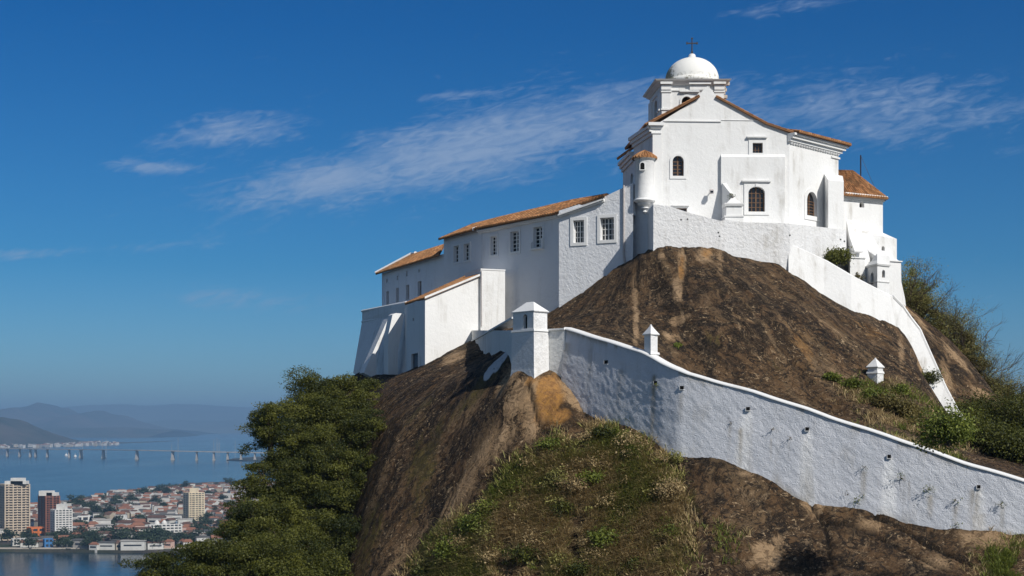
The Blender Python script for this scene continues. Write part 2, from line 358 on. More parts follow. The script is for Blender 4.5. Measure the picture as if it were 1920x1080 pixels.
def solid_poly(mb, wall, pts, thick, out=0.0, back=None):
    """closed prism: outline (pixels) on the wall plane, pushed back by thick along the wall normal or a given vector"""
    a = [wall.P(x, y, out) for x, y in pts]; bv = Vector(back) if back else Vector((-wall.n.x*thick, -wall.n.y*thick, 0)); b = [q+bv for q in a]; n = len(a)
    tri = tessellate_polygon([[Vector((*wall.uz(x, y), 0)) for x, y in pts]])
    mb.add(a+b, [tuple(t) for t in tri]+[tuple(n+i for i in t[::-1]) for t in tri]+[(i, (i+1) % n, n+(i+1) % n, n+i) for i in range(n)])
def roofquad(mb, E0, E1, R1, R0, pitch=.27, row=.42, amp=.07, thick=.07):
    E0, E1, R1, R0 = map(Vector, (E0, E1, R1, R0)); Le = max((E1-E0).length, (R1-R0).length); Ls = max((R0-E0).length, (R1-E1).length)
    nc = max(2, int(Le/pitch)); nr = max(1, int(Ls/row)); k = 6; nu = nc*k
    nrm = (E1-E0).cross(R0-E0).normalized(); nrm = nrm if nrm.z > 0 else -nrm
    U = np.arange(nu+1)/nu; prof = np.abs(np.sin(np.pi*U*nc))**.8*amp*1.6; tone = RNG.random((nr, nc+1))
    vs = []; fs = []; tn = []
    rows = []
    for r in range(nr): rows += [(r/nr, .022), ((r+1)/nr, 0.0)]
    for (v, lift) in rows:
        a = np.array(E0)[None]*(1-U[:, None])+np.array(E1)[None]*U[:, None]; b = np.array(R0)[None]*(1-U[:, None])+np.array(R1)[None]*U[:, None]
        p = a*(1-v)+b*v+np.array(nrm)[None]*(prof+lift)[:, None]; vs.append(p)
    rr = len(rows); 
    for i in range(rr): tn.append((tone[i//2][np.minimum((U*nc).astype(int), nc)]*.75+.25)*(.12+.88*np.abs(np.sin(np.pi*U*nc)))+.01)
    V = np.concatenate(vs); T = np.concatenate(tn)
    for i in range(rr-1):
        for j in range(nu): fs.append((i*(nu+1)+j, i*(nu+1)+j+1, (i+1)*(nu+1)+j+1, (i+1)*(nu+1)+j))
    k0 = len(mb.v); mb.v += [tuple(q) for q in V]; mb.a += list(T); mb.f += [tuple(q+k0 for q in f) for f in fs]
    # flat underside and edges
    dn = nrm*-thick
    un = [E0+dn, E1+dn, R1+dn, R0+dn]; k1 = len(mb.v); mb.v += [tuple(q) for q in un]+[tuple(q) for q in (E0, E1, R1, R0)]; mb.a += [.3]*8
    mb.f += [(k1, k1+1, k1+2, k1+3)]+[(k1+i, k1+(i+1) % 4, k1+4+(i+1) % 4, k1+4+i) for i in range(4)]
    top = [k0+j for j in range(nu+1)]                 # close the wavy eave
    k2 = len(mb.v); base = [tuple(E0+(E1-E0)*float(u)-nrm*.015) for u in U]; mb.v += base; mb.a += [.9]*len(base)
    mb.f += [(top[j], top[j+1], k2+j+1, k2+j) for j in range(nu)]
# ================================================================== TERRAIN
# the rampart's course in plan and its top / foot lines, read as (px, depth) and (px, row)
RAMP = [(1058, 80.4), (1090, 79.25), (1130, 77.9), (1170, 76.6), (1210, 75.3), (1245, 74.2), (1275, 73.4), (1320, 72.75), (1400, 71.7), (1500, 70.45), (1600, 69.3), (1700, 68.2), (1800, 67.15), (1900, 66.15), (2000, 65.2), (2140, 63.9)]
RTOP = [(1058, 616.5), (1201, 660.4), (1222, 671), (1238, 680), (1260, 690), (1289, 701.7), (1340, 716), (1407, 734), (1460, 751), (1513, 768), (1560, 785), (1600, 798), (1663, 818), (1740, 845), (1810, 870), (1920, 902), (2140, 966)]
RBOT = [(1058, 707), (1085, 752), (1105, 780), (1130, 788), (1165, 790), (1200, 808), (1255, 848), (1300, 852), (1350, 859), (1390, 873), (1420, 890), (1460, 907), (1500, 935), (1520, 945), (1590, 949), (1640, 963), (1700, 984), (1760, 991), (1830, 998), (1900, 1010), (2000, 1024), (2140, 1050)]
def itp(T, x): return float(np.interp(x, [t[0] for t in T], [t[1] for t in T]))
OUTER = [(740, 712, 118), (715, 710, 122), (757, 707, 113.8), (690, 706, 128), (662, 700, 125), (700, 706, 114), (728, 709, 112.3), (746, 708, 110), (770, 697, 106.3), (797, 690, 103.7), (830, 666, 104), (860, 652, 104.4), (884, 640, 104.7), (905, 660, 98), (930, 664, 90.5), (955, 672, 84.1),
 (957, 693, 81.3), (980, 704, 80.4), (1001, 712, 79.9), (1018, 705, 80.3), (1030, 700, 80.7), (1045, 704, 80.5),
 (1000, 800, 78), (1000, 900, 75.5), (1000, 1000, 73), (1000, 1090, 70.5), (940, 740, 81.8), (900, 720, 84.3), (900, 800, 80.2), (900, 900, 77.3), (900, 1000, 74.8), (900, 1090, 72.5),
 (850, 720, 88.3), (800, 740, 91.5), (800, 820, 84.8), (800, 900, 81.2), (800, 1000, 78.2), (800, 1090, 75.6), (740, 740, 97), (720, 800, 90.5), (710, 880, 86), (700, 980, 82.2), (690, 1090, 78.8),
 (690, 740, 105), (675, 800, 97.5), (650, 900, 92), (640, 1000, 87.5), (630, 1090, 84), (1060, 760, 78), (1060, 860, 75.5), (1090, 960, 72.8), (1100, 1090, 69.4),
 (1150, 840, 75), (1180, 920, 72.6), (1190, 1000, 70.6), (1200, 1090, 68.5), (1270, 900, 71.8), (1270, 980, 69.7), (1290, 1090, 66.8), (1400, 930, 70.2), (1400, 1000, 68.2), (1400, 1090, 65.8),
 (1500, 975, 69.2), (1500, 1030, 67.3), (1500, 1090, 65.4), (1600, 985, 68.2), (1600, 1090, 64.4), (1700, 1020, 66.8), (1700, 1090, 64.2), (1800, 1040, 65.4), (1800, 1090, 63.4), (1900, 1050, 64.4), (1900, 1090, 62.9), (2000, 1090, 62.4)]
OUTER += [(x, y, itp(RAMP, x)-.25) for x, y in RBOT]
OUTW = [(-19, 100, 92), (-27, 96, 80), (-24, 110, 92), (-40, 110, 66), (-45, 90, 55), (-22, 80, 74), (-10, 66, 84), (2, 58, 90), (15, 54, 95), (28, 50, 96), (-20, 130, 104), (-30, 130, 90), (-38, 145, 80), (-12, 72, 88), (-30, 70, 60)]
INNER = [(1226, 470, 96.8), (1290, 470, 96.8), (1350, 470, 96.8), (1380, 489, 96.8), (1420, 494, 96.9), (1455, 497, 97.1), (1480, 514, 97.4), (1520, 538, 98), (1560, 559, 98.6), (1600, 573, 99.1), (1640, 581, 99.7),
 (1170, 495, 100.2), (1140, 517, 100.9), (1110, 537, 101.5), (1080, 556, 102.1), (1046, 578, 102.3), (1028, 594, 103.6), (1000, 606, 105), (950, 618, 107), (920, 620, 103.5), (975, 624, 90), (940, 624, 96), (988, 624, 85), (1190, 486, 99.8),
 (1100, 570, 97.5), (1100, 605, 90), (1100, 623, 81.5), (1060, 605, 95), (1060, 614, 83), (1030, 610, 96), (1150, 540, 96.5), (1150, 590, 90.5), (1150, 636, 79), (1200, 530, 95), (1200, 590, 90), (1200, 640, 83), (1200, 655, 77),
 (1250, 540, 93.3), (1250, 610, 88), (1250, 660, 84), (1300, 520, 93), (1300, 590, 88.8), (1300, 650, 86), (1300, 693, 83.5), (1350, 520, 92.8), (1350, 600, 88), (1350, 670, 85.2), (1350, 710, 83),
 (1400, 530, 92.8), (1400, 590, 89), (1400, 660, 86), (1400, 720, 83.2), (1450, 560, 92.5), (1450, 640, 87.2), (1450, 700, 84.8), (1450, 738, 82.2), (1500, 580, 91.6), (1500, 660, 87), (1500, 715, 84.6), (1500, 755, 82),
 (1550, 590, 93), (1550, 660, 88), (1550, 720, 84.8), (1550, 770, 82), (1600, 620, 93.5), (1600, 690, 88), (1600, 750, 82.5), (1600, 795, 75), (1650, 620, 95.5), (1650, 680, 90), (1650, 740, 85.5), (1650, 800, 77),
 (1700, 650, 95), (1690, 700, 90), (1700, 760, 84), (1700, 820, 75.5), (1735, 715, 91), (1755, 770, 86), (1760, 840, 75), (1775, 832, 82),
 (1690, 625, 99.8), (1715, 665, 99.8), (1735, 722, 99.4), (1758, 788, 98.8), (1800, 816, 91), (1792, 812, 94.5), (1812, 832, 86), (1786, 818, 98), (1800, 842, 97.2),
 (1700, 573, 106.5), (1730, 600, 106.8), (1760, 620, 107), (1790, 645, 107), (1820, 683, 106.8), (1850, 722, 106.3), (1880, 762, 105.5), (1740, 640, 103.5), (1770, 690, 103), (1800, 740, 102), (1830, 790, 100), (1850, 820, 94),
 (1900, 850, 84), (1850, 860, 76), (1900, 880, 72), (1960, 850, 95), (1960, 880, 80), (1940, 820, 104), (2000, 900, 90), (2040, 920, 75), (2100, 930, 85),
 (1300, 450, 104), (1600, 500, 107), (1450, 450, 108), (1200, 480, 107), (1100, 540, 110), (1000, 590, 115), (900, 600, 120), (800, 595, 127), (720, 610, 137), (1700, 620, 114), (1760, 690, 115), (1840, 790, 114), (1680, 640, 122)]
INNER += [(x, y+3, itp(RAMP, x)+1.4) for x, y in RTOP[1:]]
INW = [(0, 150, 104), (-25, 150, 96), (25, 150, 92), (50, 120, 76), (45, 140, 72), (60, 95, 74), (58, 75, 82), (44, 105, 92)]
class TPS:
    def __init__(s, pts, lam=.4):
        s.p = np.array([(a, b) for a, b, c in pts], float)/50; z = np.array([c for a, b, c in pts], float); n = len(z)
        K = s.k(s.p); K += np.eye(n)*lam*1e-3; Pm = np.c_[np.ones(n), s.p]; A = np.zeros((n+3, n+3)); A[:n, :n] = K; A[:n, n:] = Pm; A[n:, :n] = Pm.T
        s.w = np.linalg.solve(A, np.r_[z, 0, 0, 0])
    def k(s, q):
        r2 = ((q[:, None, :]-s.p[None])**2).sum(-1)+1e-12; return .5*r2*np.log(r2)
    def __call__(s, x, y):
        q = np.stack([np.ravel(x), np.ravel(y)], -1)/50; out = np.empty(len(q))
        for i in range(0, len(q), 20000):
            b = q[i:i+20000]; out[i:i+20000] = s.k(b)@s.w[:-3]+s.w[-3]+b@s.w[-2:]
        return out.reshape(np.shape(x))
def w3(L_): return [tuple(P(*q)) for q in L_]
T_OUT = TPS(w3(OUTER)+OUTW); T_IN = TPS(w3(INNER)+INW)
BOUND = [XY(2600, 60.5)]+[XY(px, d+.55) for px, d in RAMP[::-1]]+[XY(1030, 81.6), XY(1001, 82.6), XY(972, 82.8), XY(896, 104.6), XY(896, 106.8), XY(800, 105.2), XY(777, 114), XY(782, 120), XY(700, 142), XY(640, 165)]
def inner_mask(x, y):
    b = BOUND[::-1]; poly = [(-400, 400)]+[(p.x, p.y) for p in b]+[(400, 60), (400, 400)]
    ins = np.zeros(np.shape(x), bool); n = len(poly)
    for i in range(n):
        x1, y1 = poly[i]; x2, y2 = poly[(i+1) % n]
        c = ((y1 > y) != (y2 > y)) & (x < (x2-x1)*(y-y1)/((y2-y1) or 1e-9)+x1); ins ^= c
    return ins
def ground(x, y, relief=True):
    x = np.asarray(x, float); y = np.asarray(y, float); ins = inner_mask(x, y)
    z = np.where(ins, T_IN(x, y), T_OUT(x, y))
    # beyond the sculpted part the hill falls away to the sea
    cx, cy = 8, 100; r = np.hypot((x-cx)/1.15, (y-cy)); fall = 122-np.maximum(r-18, 0)*.78
    t = np.clip((r-38)/14, 0, 1); t = t*t*(3-2*t); z = z*(1-t)+np.minimum(z, fall)*t
    z = np.maximum(z, -6)
    if relief:
        th, rr = flow(x, y); n = fbm(x*.16+7, y*.16, z*.05, 3)*.2+fbm(th*.55, rr*.07, x*0, 4)*.30
        z = z+n*.8
        if relief == 2:
            z = z+fbm(th*1.6, rr*.3, x*0+3, 5, .6)*.06+np.clip(fbm(x*1.1+5, y*1.1, z*.7, 5, .6), -.3, .12)*.22
        for pts in CRACKS:
            z = z-.22*np.exp(-(segd(x, y, pts)/.09)**2)
    return z
def flow(x, y):
    """coordinates across and down the fall line of the hill"""
    x, y = np.asarray(x, float), np.asarray(y, float); dx, dy = x-9, y-104; w = fbm(x*.12, y*.12, x*0, 2)*1.6
    return (np.arctan2(dx, -dy))*22+w, np.hypot(dx, dy)
def segd(x, y, pts):
    d = np.full(np.shape(x), 1e9)
    for (x1, y1), (x2, y2) in zip(pts[:-1], pts[1:]):
        dx, dy = x2-x1, y2-y1; t = np.clip(((x-x1)*dx+(y-y1)*dy)/(dx*dx+dy*dy+1e-9), 0, 1); d = np.minimum(d, np.hypot(x-x1-t*dx, y-y1-t*dy))
    return d
def hit(px, py, T=None, lo=60, hi=125, smooth=True):
    """first point of the rock on the line of sight of a photo pixel (used to place stains and plants where they grow)"""
    D = np.arange(lo, hi, .25); x = (px-960)/F*D; zr = CZ+(HZ-py)/F*D
    z = T(x, D) if T is not None else ground(x, D, False)
    k = np.argmax(z >= zr); return (float(x[k]), float(D[k]), float(z[k])) if (z >= zr).any() else None
CRACKS = []
_c = [[(1262, 852), (1275, 900), (1300, 950), (1325, 990)], [(1520, 947), (1545, 980), (1552, 1010), (1555, 1050), (1570, 1090)], [(1545, 985), (1590, 985), (1640, 1010), (1700, 1040), (1780, 1075)],
      [(1090, 760), (1120, 800), (1180, 815), (1225, 850)], [(990, 720), (1010, 790), (1030, 820)], [(1570, 1060), (1640, 1075), (1700, 1090)], [(1640, 968), (1700, 1000), (1760, 1035), (1850, 1080)]]
for l in _c:
    q = [hit(*a, T=T_OUT) for a in l]; CRACKS.append([(a[0], a[1]) for a in q if a])
def blobs(x, y, L_, T):
    r = np.zeros(np.shape(x))
    for px, py, rx, ry, a in L_:
        h = hit(px, py, T=T)
        if not h: continue
        h1 = hit(px, py-ry, T=T) or h; h2 = hit(px, py+ry, T=T) or h
        sx = max(rx/F*h[1], .1); vx, vy = h1[0]-h2[0], h1[1]-h2[1]; l = min(max(math.hypot(vx, vy)/2, .3), ry/F*h[1]*6.5); n_ = math.hypot(vx, vy)/2; ux, uy = (vx/(2*n_), vy/(2*n_)) if n_ > .1 else (0, 1); l = l if n_ > .1 else max(.35, ry/F*h[1]*1.5)
        dx, dy = x-h[0], y-h[1]; p = dx*ux+dy*uy; q = -dx*uy+dy*ux; r = np.maximum(r, a*np.exp(-((q/sx)**2+(p/l)**2)))
    return r
TAN_O = [(985, 740, 45, 45, 1.0), (1000, 790, 30, 55, .9), (1075, 740, 35, 40, .9), (1040, 720, 40, 20, .8), (960, 700, 40, 25, .8), (880, 760, 70, 40, .55), (930, 840, 90, 60, .6), (760, 700, 60, 22, .62), (850, 670, 30, 15, .8),
         (1440, 1045, 35, 30, 1.0), (1460, 1020, 18, 16, .9), (1400, 890, 30, 12, .6), (1525, 955, 25, 16, .9), (1640, 990, 60, 22, .6), (1850, 1020, 70, 22, .8), (1760, 1060, 50, 25, .6), (850, 950, 110, 60, .58), (760, 1040, 90, 60, .6), (1390, 1060, 60, 20, .5), (1060, 960, 160, 110, .62), (940, 1040, 100, 60, .6)]
TAN_I = [(1278, 500, 9, 35, 1.1), (1270, 550, 12, 45, .85), (1320, 480, 22, 16, .85), (1350, 480, 12, 30, .6), (1240, 485, 18, 25, .55), (1215, 515, 8, 45, .55), (1190, 560, 10, 60, .6), (1192, 620, 9, 40, .75), (1275, 603, 26, 10, .9), (1258, 630, 22, 12, .75),
         (1515, 742, 72, 17, 1.25), (1465, 724, 45, 9, .95), (1560, 615, 90, 26, .40), (1330, 560, 60, 36, .36), (1225, 560, 40, 50, .36), (1430, 640, 70, 20, .38), (1650, 660, 40, 40, .38), (1370, 690, 36, 6, .9), (1400, 708, 30, 5, .7), (1570, 768, 50, 14, 1.15), (1625, 790, 36, 9, 1.0), (1400, 600, 60, 4, .6), (1540, 610, 12, 12, .6), (1600, 640, 8, 30, .45), (1690, 650, 10, 60, .7),
         (1725, 690, 7, 60, .8), (1750, 780, 10, 50, .7), (1720, 600, 40, 18, .9), (1790, 670, 40, 40, .75), (1850, 750, 40, 40, .75), (1775, 760, 20, 60, .6), (1560, 700, 60, 12, .5)]
ORA_O = [(1030, 745, 34, 50, 1.0), (1050, 785, 30, 22, .9), (1000, 718, 20, 14, .7)]
ORA_I = [(1278, 505, 8, 30, .8), (1325, 478, 14, 12, .7), (1500, 640, 40, 40, .3), (1640, 620, 50, 20, .4), (1360, 560, 60, 40, .25)]
PAINT_O = [(915, 700, 8, 9, 1.2), (922, 691, 10, 9, 1.2), (932, 682, 11, 9, 1.2), (942, 673, 10, 8, 1.2)]
MOSS_O = [(930, 690, 60, 16, .8), (890, 740, 60, 24, .8), (800, 760, 60, 30, .55), (850, 650, 40, 18, .8), (790, 860, 50, 120, .65), (690, 1000, 40, 70, .7), (1290, 950, 25, 60, .7), (1350, 1040, 60, 12, .7), (1120, 800, 50, 14, .6)]
MOSS_I = [(1180, 640, 60, 10, .9), (1300, 680, 60, 14, .8), (1060, 600, 30, 12, .6), (1330, 640, 50, 20, .6), (1430, 680, 60, 20, .4), (1600, 560, 60, 12, .4), (1700, 780, 60, 30, .6)]
def build_rock():
    st = .13; xs = np.arange(-34, 47, st); ys = np.arange(57, 134, st); X, Y = np.meshgrid(xs, ys); ins = inner_mask(X, Y)
    Z = ground(X, Y, 2)
    V = np.stack([X, Y, Z], -1).reshape(-1, 3); ny, nx = X.shape; i = np.arange(nx*ny).reshape(ny, nx)
    Fc = np.stack([i[:-1, :-1], i[:-1, 1:], i[1:, 1:], i[1:, :-1]], -1).reshape(-1, 4)
    def mixb(o, n): return np.where(ins, blobs(X, Y, n, T_IN), blobs(X, Y, o, T_OUT)).ravel()
    cr = np.zeros(X.shape)
    for c in CRACKS: cr = np.maximum(cr, np.exp(-(segd(X, Y, c)/.09)**2))
    cr = np.where(ins, 0, cr)
    # leave out what the coarse hillside below carries
    o = npmesh('rock_hill', V, Fc, M_ROCK, attrs={'tan': mixb(TAN_O, TAN_I), 'ora': mixb(ORA_O, ORA_I), 'moss': mixb(MOSS_O, MOSS_I), 'crack': cr.ravel(), 'paint': mixb(PAINT_O, [])}, smooth=True)
    th, rr = flow(X, Y); fl = np.stack([th, rr*.11, Z*.06], -1).reshape(-1, 3).astype(np.float32); at = o.data.attributes.new('flow', 'FLOAT_VECTOR', 'POINT'); at.data.foreach_set('vector', fl.ravel())
    tag(o, kind='structure')
    # lower slopes
    xs = np.r_[np.linspace(-190, -34, 40), np.linspace(-34, 46.9, 24)[1:-1], np.linspace(46.9, 220, 40)]; ys = np.r_[np.linspace(-60, 57, 30), np.linspace(57, 133.9, 24)[1:-1], np.linspace(133.9, 300, 40)]
    X, Y = np.meshgrid(xs, ys); Z = ground(X, Y, False); ny, nx = X.shape
    inr = (X > -34.1) & (X < 47) & (Y > 56.9) & (Y < 134)
    Z = Z-np.where(inr, 6, 0)
    rr = np.hypot(X, Y); Z = np.where(Y < 50, np.minimum(Z, 100-(50-Y)*.5), Z)
    i = np.arange(nx*ny).reshape(ny, nx); Fc = np.stack([i[:-1, :-1], i[:-1, 1:], i[1:, 1:], i[1:, :-1]], -1).reshape(-1, 4)
    o = npmesh('hillside', np.stack([X, Y, Z], -1).reshape(-1, 3), Fc, M_SLOPE, smooth=True); tag(o, kind='structure')
M_SLOPE = plain("wooded_slope", (.035, .045, .018), .95, .1, .5, .3)
build_rock()
# ================================================================== CONVENT BUILDINGS
def church():
    t = empty('hilltop_church', P(1350, 430, 102), 'white church with a domed tower, gable front and arched windows on top of the rock', 'church')
    G = Wall((1225, 100), (1480, 100.5)); G2 = Wall((1352, 99.98), (1472, 100.2))
    G.window(t, (1261, 292, 1282, 330), arch=1, nx=2, ny=5, frame=M_WOOD, sur=.2, bar=.05)
    G.window(t, (1411, 268, 1430, 287), nx=3, ny=3, frame=M_WOOD, sur=.28, lintel=(1400, 256, 1438, 261), bar=.03)
    G.window(t, (1264, 390, 1288, 402), nx=2, ny=2, frame=M_WOOD, sur=.2, lintel=(1260, 385, 1292, 388), bar=.04)
    G2.window(t, (1403, 350, 1434, 397), arch=.75, nx=4, ny=5, frame=M_WOOD, sur=0, bar=.045)
    wl = MB()
    G.face(wl, [(1225, 440), (1480, 440), (1480, 250), (1462, 243), (1440, 234), (1400, 214), (1346, 185), (1337, 171), (1327, 161), (1317, 170), (1306, 187), (1236, 230), (1225, 234)])
    G2.face(wl, [(1352, 440), (1472, 440), (1472, 294), (1352, 294)])
    # ledge over the thicker lower wall
    wl.quad(G2.P(1352, 294), G2.P(1472, 294), G.P(1472, 289.5, .01), G.P(1352, 289.5, .01))
    wl.quad(G2.P(1352, 440), G2.P(1352, 294), G.P(1352, 289.5), G.P(1352, 440)); wl.quad(G2.P(1472, 440), G2.P(1472, 294), G.P(1472, 289.5), G.P(1472, 440))
    # left side, with the lower block behind
    S1 = Wall((1188, 104.8), (1225, 100)); S2 = Wall((1168, 109.2), (1189, 105.0))
    S1.holes = []; S1.face(wl, [(1188, 470), (1225, 440), (1225, 234), (1188, 259)])
    S2.window(t, (1182, 325, 1187, 345), arch=1, nx=2, ny=2, frame=M_WOOD, sur=0)
    S2.face(wl, [(1168, 470), (1189, 470), (1189, 284), (1168, 306)])
    S2b = Wall((1189, 105.0), (1199, 105.0)); S2b.face(wl, [(1189, 470), (1199, 470), (1199, 280), (1189, 284)])
    # right flank
    R1 = Wall((1480, 100.5), (1572, 105.0))
    R1.window(t, (1512, 360, 1531, 405), arch=1, nx=2, ny=6, frame=M_WOOD, sur=.3, bar=.045)
    R1.face(wl, [(1480, 440), (1572, 450), (1572, 283), (1480, 262)])
    # gable edge behind the right eave, back walls
    bx = [(XY(1572, 105)), Vector((22.6, 112)), Vector((9.2, 112)), XY(1168, 109.2)]
    zt = P(1572, 285, 105).z
    for a, b in zip(bx[:-1], bx[1:]):
        wl.quad((a.x, a.y, 118), (b.x, b.y, 118), (b.x, b.y, zt), (a.x, a.y, zt))
    wl.build('wall', M_PL, t)
    # mouldings on the front
    m = MB(); G.molding(m, 1215, 230.5, 1244, 241, .3); G.molding(m, 1221, 249, 1240, 252.5, .12); G.box(m, 1223.5, 252.8, 1241, 440, .07)
    G.box(m, 1244, 226.3, 1352, 228.2, .09); G.box(m, 1352.3, 224.8, 1424, 226.0, .05)
    G2.molding(m, 1391, 338.5, 1445, 343.5, .22)
    u0, z0, u1, z1 = G2.rect((1403, 350, 1434, 397)); a = G2.loop((1403, 350, 1434, 397), .75); o0, oz0, o1, oz1 = G2.rect((1395, 344, 1442, 403))
    b = []
    for i, (u, z) in enumerate(a):
        if i == 0: b.append((o0, oz0))
        elif i == 1: b.append((o1, oz0))
        else:
            k = i-2; ang = math.pi*k/10; ux, uz_ = math.cos(ang), math.sin(ang); hw = (o1-o0)/2; zc = z1-(u1-u0)/2*.75; hh = oz1-zc
            s_ = min(hw/max(abs(ux), 1e-6), hh/max(uz_, 1e-6)); b.append(((o0+o1)/2+ux*s_, zc+uz_*s_))
    mm = len(a); pr = .07
    m.add([G2.p(u, z, pr) for u, z in a]+[G2.p(u, z, pr) for u, z in b]+[G2.p(u, z, -.02) for u, z in b]+[G2.p(u, z, -.02) for u, z in a],
          [f for i in range(mm) for j in [(i+1) % mm] for f in ((i, j, mm+j, mm+i), (mm+i, mm+j, 2*mm+j, 2*mm+i), (3*mm+i, 3*mm+j, j, i))])
    G2.box(m, 1416, 345, 1420.5, 350.5, .13)
    # side entablature under the left eaves
    for S, x0, x1, y0, y1 in ((S1, 1188, 1225, 259, 234), (S2, 1168, 1189, 306, 284)):
        for k, (dz, pr) in enumerate(((.0, .42), (.24, .28), (.48, .14))):
            a0 = S.uz(x0, y0); a1 = S.uz(x1, y1)
            m.frus([S.p(a0[0], a0[1]-dz-.24, -.05), S.p(a1[0], a1[1]-dz-.24, -.05), S.p(a1[0], a1[1]-dz-.24, pr), S.p(a0[0], a0[1]-dz-.24, pr)],
                   [S.p(a0[0], a0[1]-dz-.003, -.05), S.p(a1[0], a1[1]-dz-.003, -.05), S.p(a1[0], a1[1]-dz-.003, pr), S.p(a0[0], a0[1]-dz-.003, pr)])
    m.build('moulding', M_TR, t)
    # cornice with scalloped lower edge along the right flank
    c = MB(); zt = R1.uz(1572, 283)[1]; L_ = R1.len
    for dz, h, pr in ((0, .16, .55), (.16, .2, .4), (.36, .2, .22)):
        R1.ubox(c, -.15, zt+.36-dz-h, L_+pr, zt+.36-dz-.003, pr)
    nsc = 20
    for i in range(nsc):
        u = L_*(i+.5)/nsc; w = L_/nsc*.42
        c.frus([R1.p(u-w, zt-.36, -.02), R1.p(u+w, zt-.36, -.02), R1.p(u+w*.8, zt-.36, .1), R1.p(u-w*.8, zt-.36, .1)], [R1.p(u-w, zt-.2, -.02), R1.p(u+w, zt-.2, -.02), R1.p(u+w, zt-.2, .18), R1.p(u-w, zt-.2, .18)])
    R1.ubox(c, L_-1.0, zt-.62, L_+.1, zt-.5, .1)
    c.build('cornice', M_TR, t)
    # buttress of the right flank
    b = MB(); q = [XY(1543, 104.2), XY(1553, 102.1), XY(1582, 102.7), XY(1580, 106)]; zb = 119; z1_ = P(1553, 338, 102.1).z; z2_ = P(1548, 322, 104.2).z
    b.frus([(p.x, p.y, zb) for p in q], [(q[0].x, q[0].y, z2_), (q[1].x, q[1].y, z1_), (q[2].x, q[2].y, z1_), (q[3].x, q[3].y, z2_)]); b.build('buttress', M_PL, t)
    # stepped fin and pillar on the front
    b = MB(); q = [XY(1354, 99.95), XY(1373, 98.6), XY(1377, 98.7), XY(1362, 99.95)]
    b.frus([(p.x, p.y, 118) for p in q], [(q[0].x, q[0].y, P(1354, 343, 99.95).z), (q[1].x, q[1].y, P(1373, 367, 98.6).z), (q[2].x, q[2].y, P(1377, 367, 98.7).z), (q[3].x, q[3].y, P(1362, 343, 99.95).z)]); b.build('buttress', M_PL, t)
    b = MB(); c0 = XY(1374, 98.3)
    def pz(y): return P(1374, y, 98.3).z
    for y0, y1, s0, s1 in ((440, 409, .62, .62), (409, 406.5, .68, .68), (406.3, 389, .54, .52), (388.7, 386, .62, .66), (385.8, 383, .66, .66), (382.8, 372, .5, .12)):
        b.frus([(c0.x+a*s0*1.0, c0.y+bb*s0, pz(y0)) for a, bb in ((-1, -1), (1, -1), (1, 1), (-1, 1))], [(c0.x+a*s1, c0.y+bb*s1, pz(y1)) for a, bb in ((-1, -1), (1, -1), (1, 1), (-1, 1))])
    b.build('pillar', M_TR, t)
    # roofs
    r = MB(); ap = P(1327, 168, 99.6)
    eL = P(1211, 233.5, 99.85); rl = P(1312, 179, 99.85)
    bk = 9.0
    roofquad(r, eL, (eL.x-.75, eL.y+bk, eL.z), (rl.x+.5, rl.y+bk, rl.z+.3), (rl.x, rl.y, rl.z))
    rr_ = P(1343, 180, 100.05); k1 = P(1438, 231, 100.22); k2 = P(1488, 248, 100.3)
    roofquad(r, (k1.x, k1.y+bk, k1.z), k1, rr_, (rr_.x-.5, rr_.y+bk, rr_.z+.3))
    roofquad(r, (k2.x, k2.y+bk, k2.z), k2, k1, (k1.x, k1.y+bk, k1.z))
    r.build('roof', M_TILE, t)
    r = MB(); e0 = R1.p(.1, zt+.42, .75); e1 = R1.p(L_+.6, zt+.42, .75); i0 = R1.p(.6, zt+1.12, -2.2); i1 = R1.p(L_-1.6, zt+1.0, -2.2)
    roofquad(r, e0, e1, i1, i0); e2 = Vector((e1.x-1.2, e1.y+7, e1.z)); roofquad(r, e1, e2, (i1.x-1.8, i1.y+5, i1.z), i1); r.build('roof', M_TILE, t)
    r = MB(); a = P(1157, 299, 109.6); b_ = P(1190, 275, 105.2); roofquad(r, a, b_, P(1208, 262, 105.6), P(1190, 276, 109.8)); r.build('roof', M_TILE, t)
    # belfry tower with dome
    T = [XY(1240, 104.2), XY(1357, 104.2), Vector((15.35, 108.9)), XY(1218, 108.8)]
    def z_(y): return P(1300, y, 104.2).z
    tw = MB(); ctr = sum(T, Vector((0, 0)))/4
    def ring(o, z):
        res = []
        for p in T:
            d = Vector((1 if p.x > ctr.x else -1, 1 if p.y > ctr.y else -1)); res.append((p.x+d.x*o, p.y+d.y*o, z))
        return res
    FW = Wall((1240, 104.2), (1357, 104.2)); LW = Wall((1218, 108.8), (1240, 104.2))
    FW.window(t, (1278, 181, 1297, 215), arch=1, nx=1, ny=1, frame=M_WOOD, sur=.14, glass=M_BLACK, lintel=(1274, 171, 1311, 175))
    LW.window(t, (1227, 188, 1232, 222), arch=1, nx=1, ny=1, frame=M_WOOD, sur=0, glass=M_BLACK)
    FW.face(tw, [(1240, 260), (1357, 260), (1357, 155), (1240, 155)], out=0); LW.face(tw, [(1218, 262), (1240, 260), (1240, 155), (1218, 182)])
    for i in (1, 2):
        a, b_ = T[i], T[(i+1) % 4]; tw.quad((a.x, a.y, z_(260)), (b_.x, b_.y, z_(260)), (b_.x, b_.y, z_(155)), (a.x, a.y, z_(155)))
    tw.build('tower', M_PL, t)
    tm = MB()
    for y0, y1, o0, o1 in ((171, 169, .08, .1), (159.5, 157, .1, .2), (156.8, 153.6, .22, .34), (153.4, 150.6, .42, .5)):
        tm.frus(ring(o0, z_(y0)), ring(o1, z_(y1)))
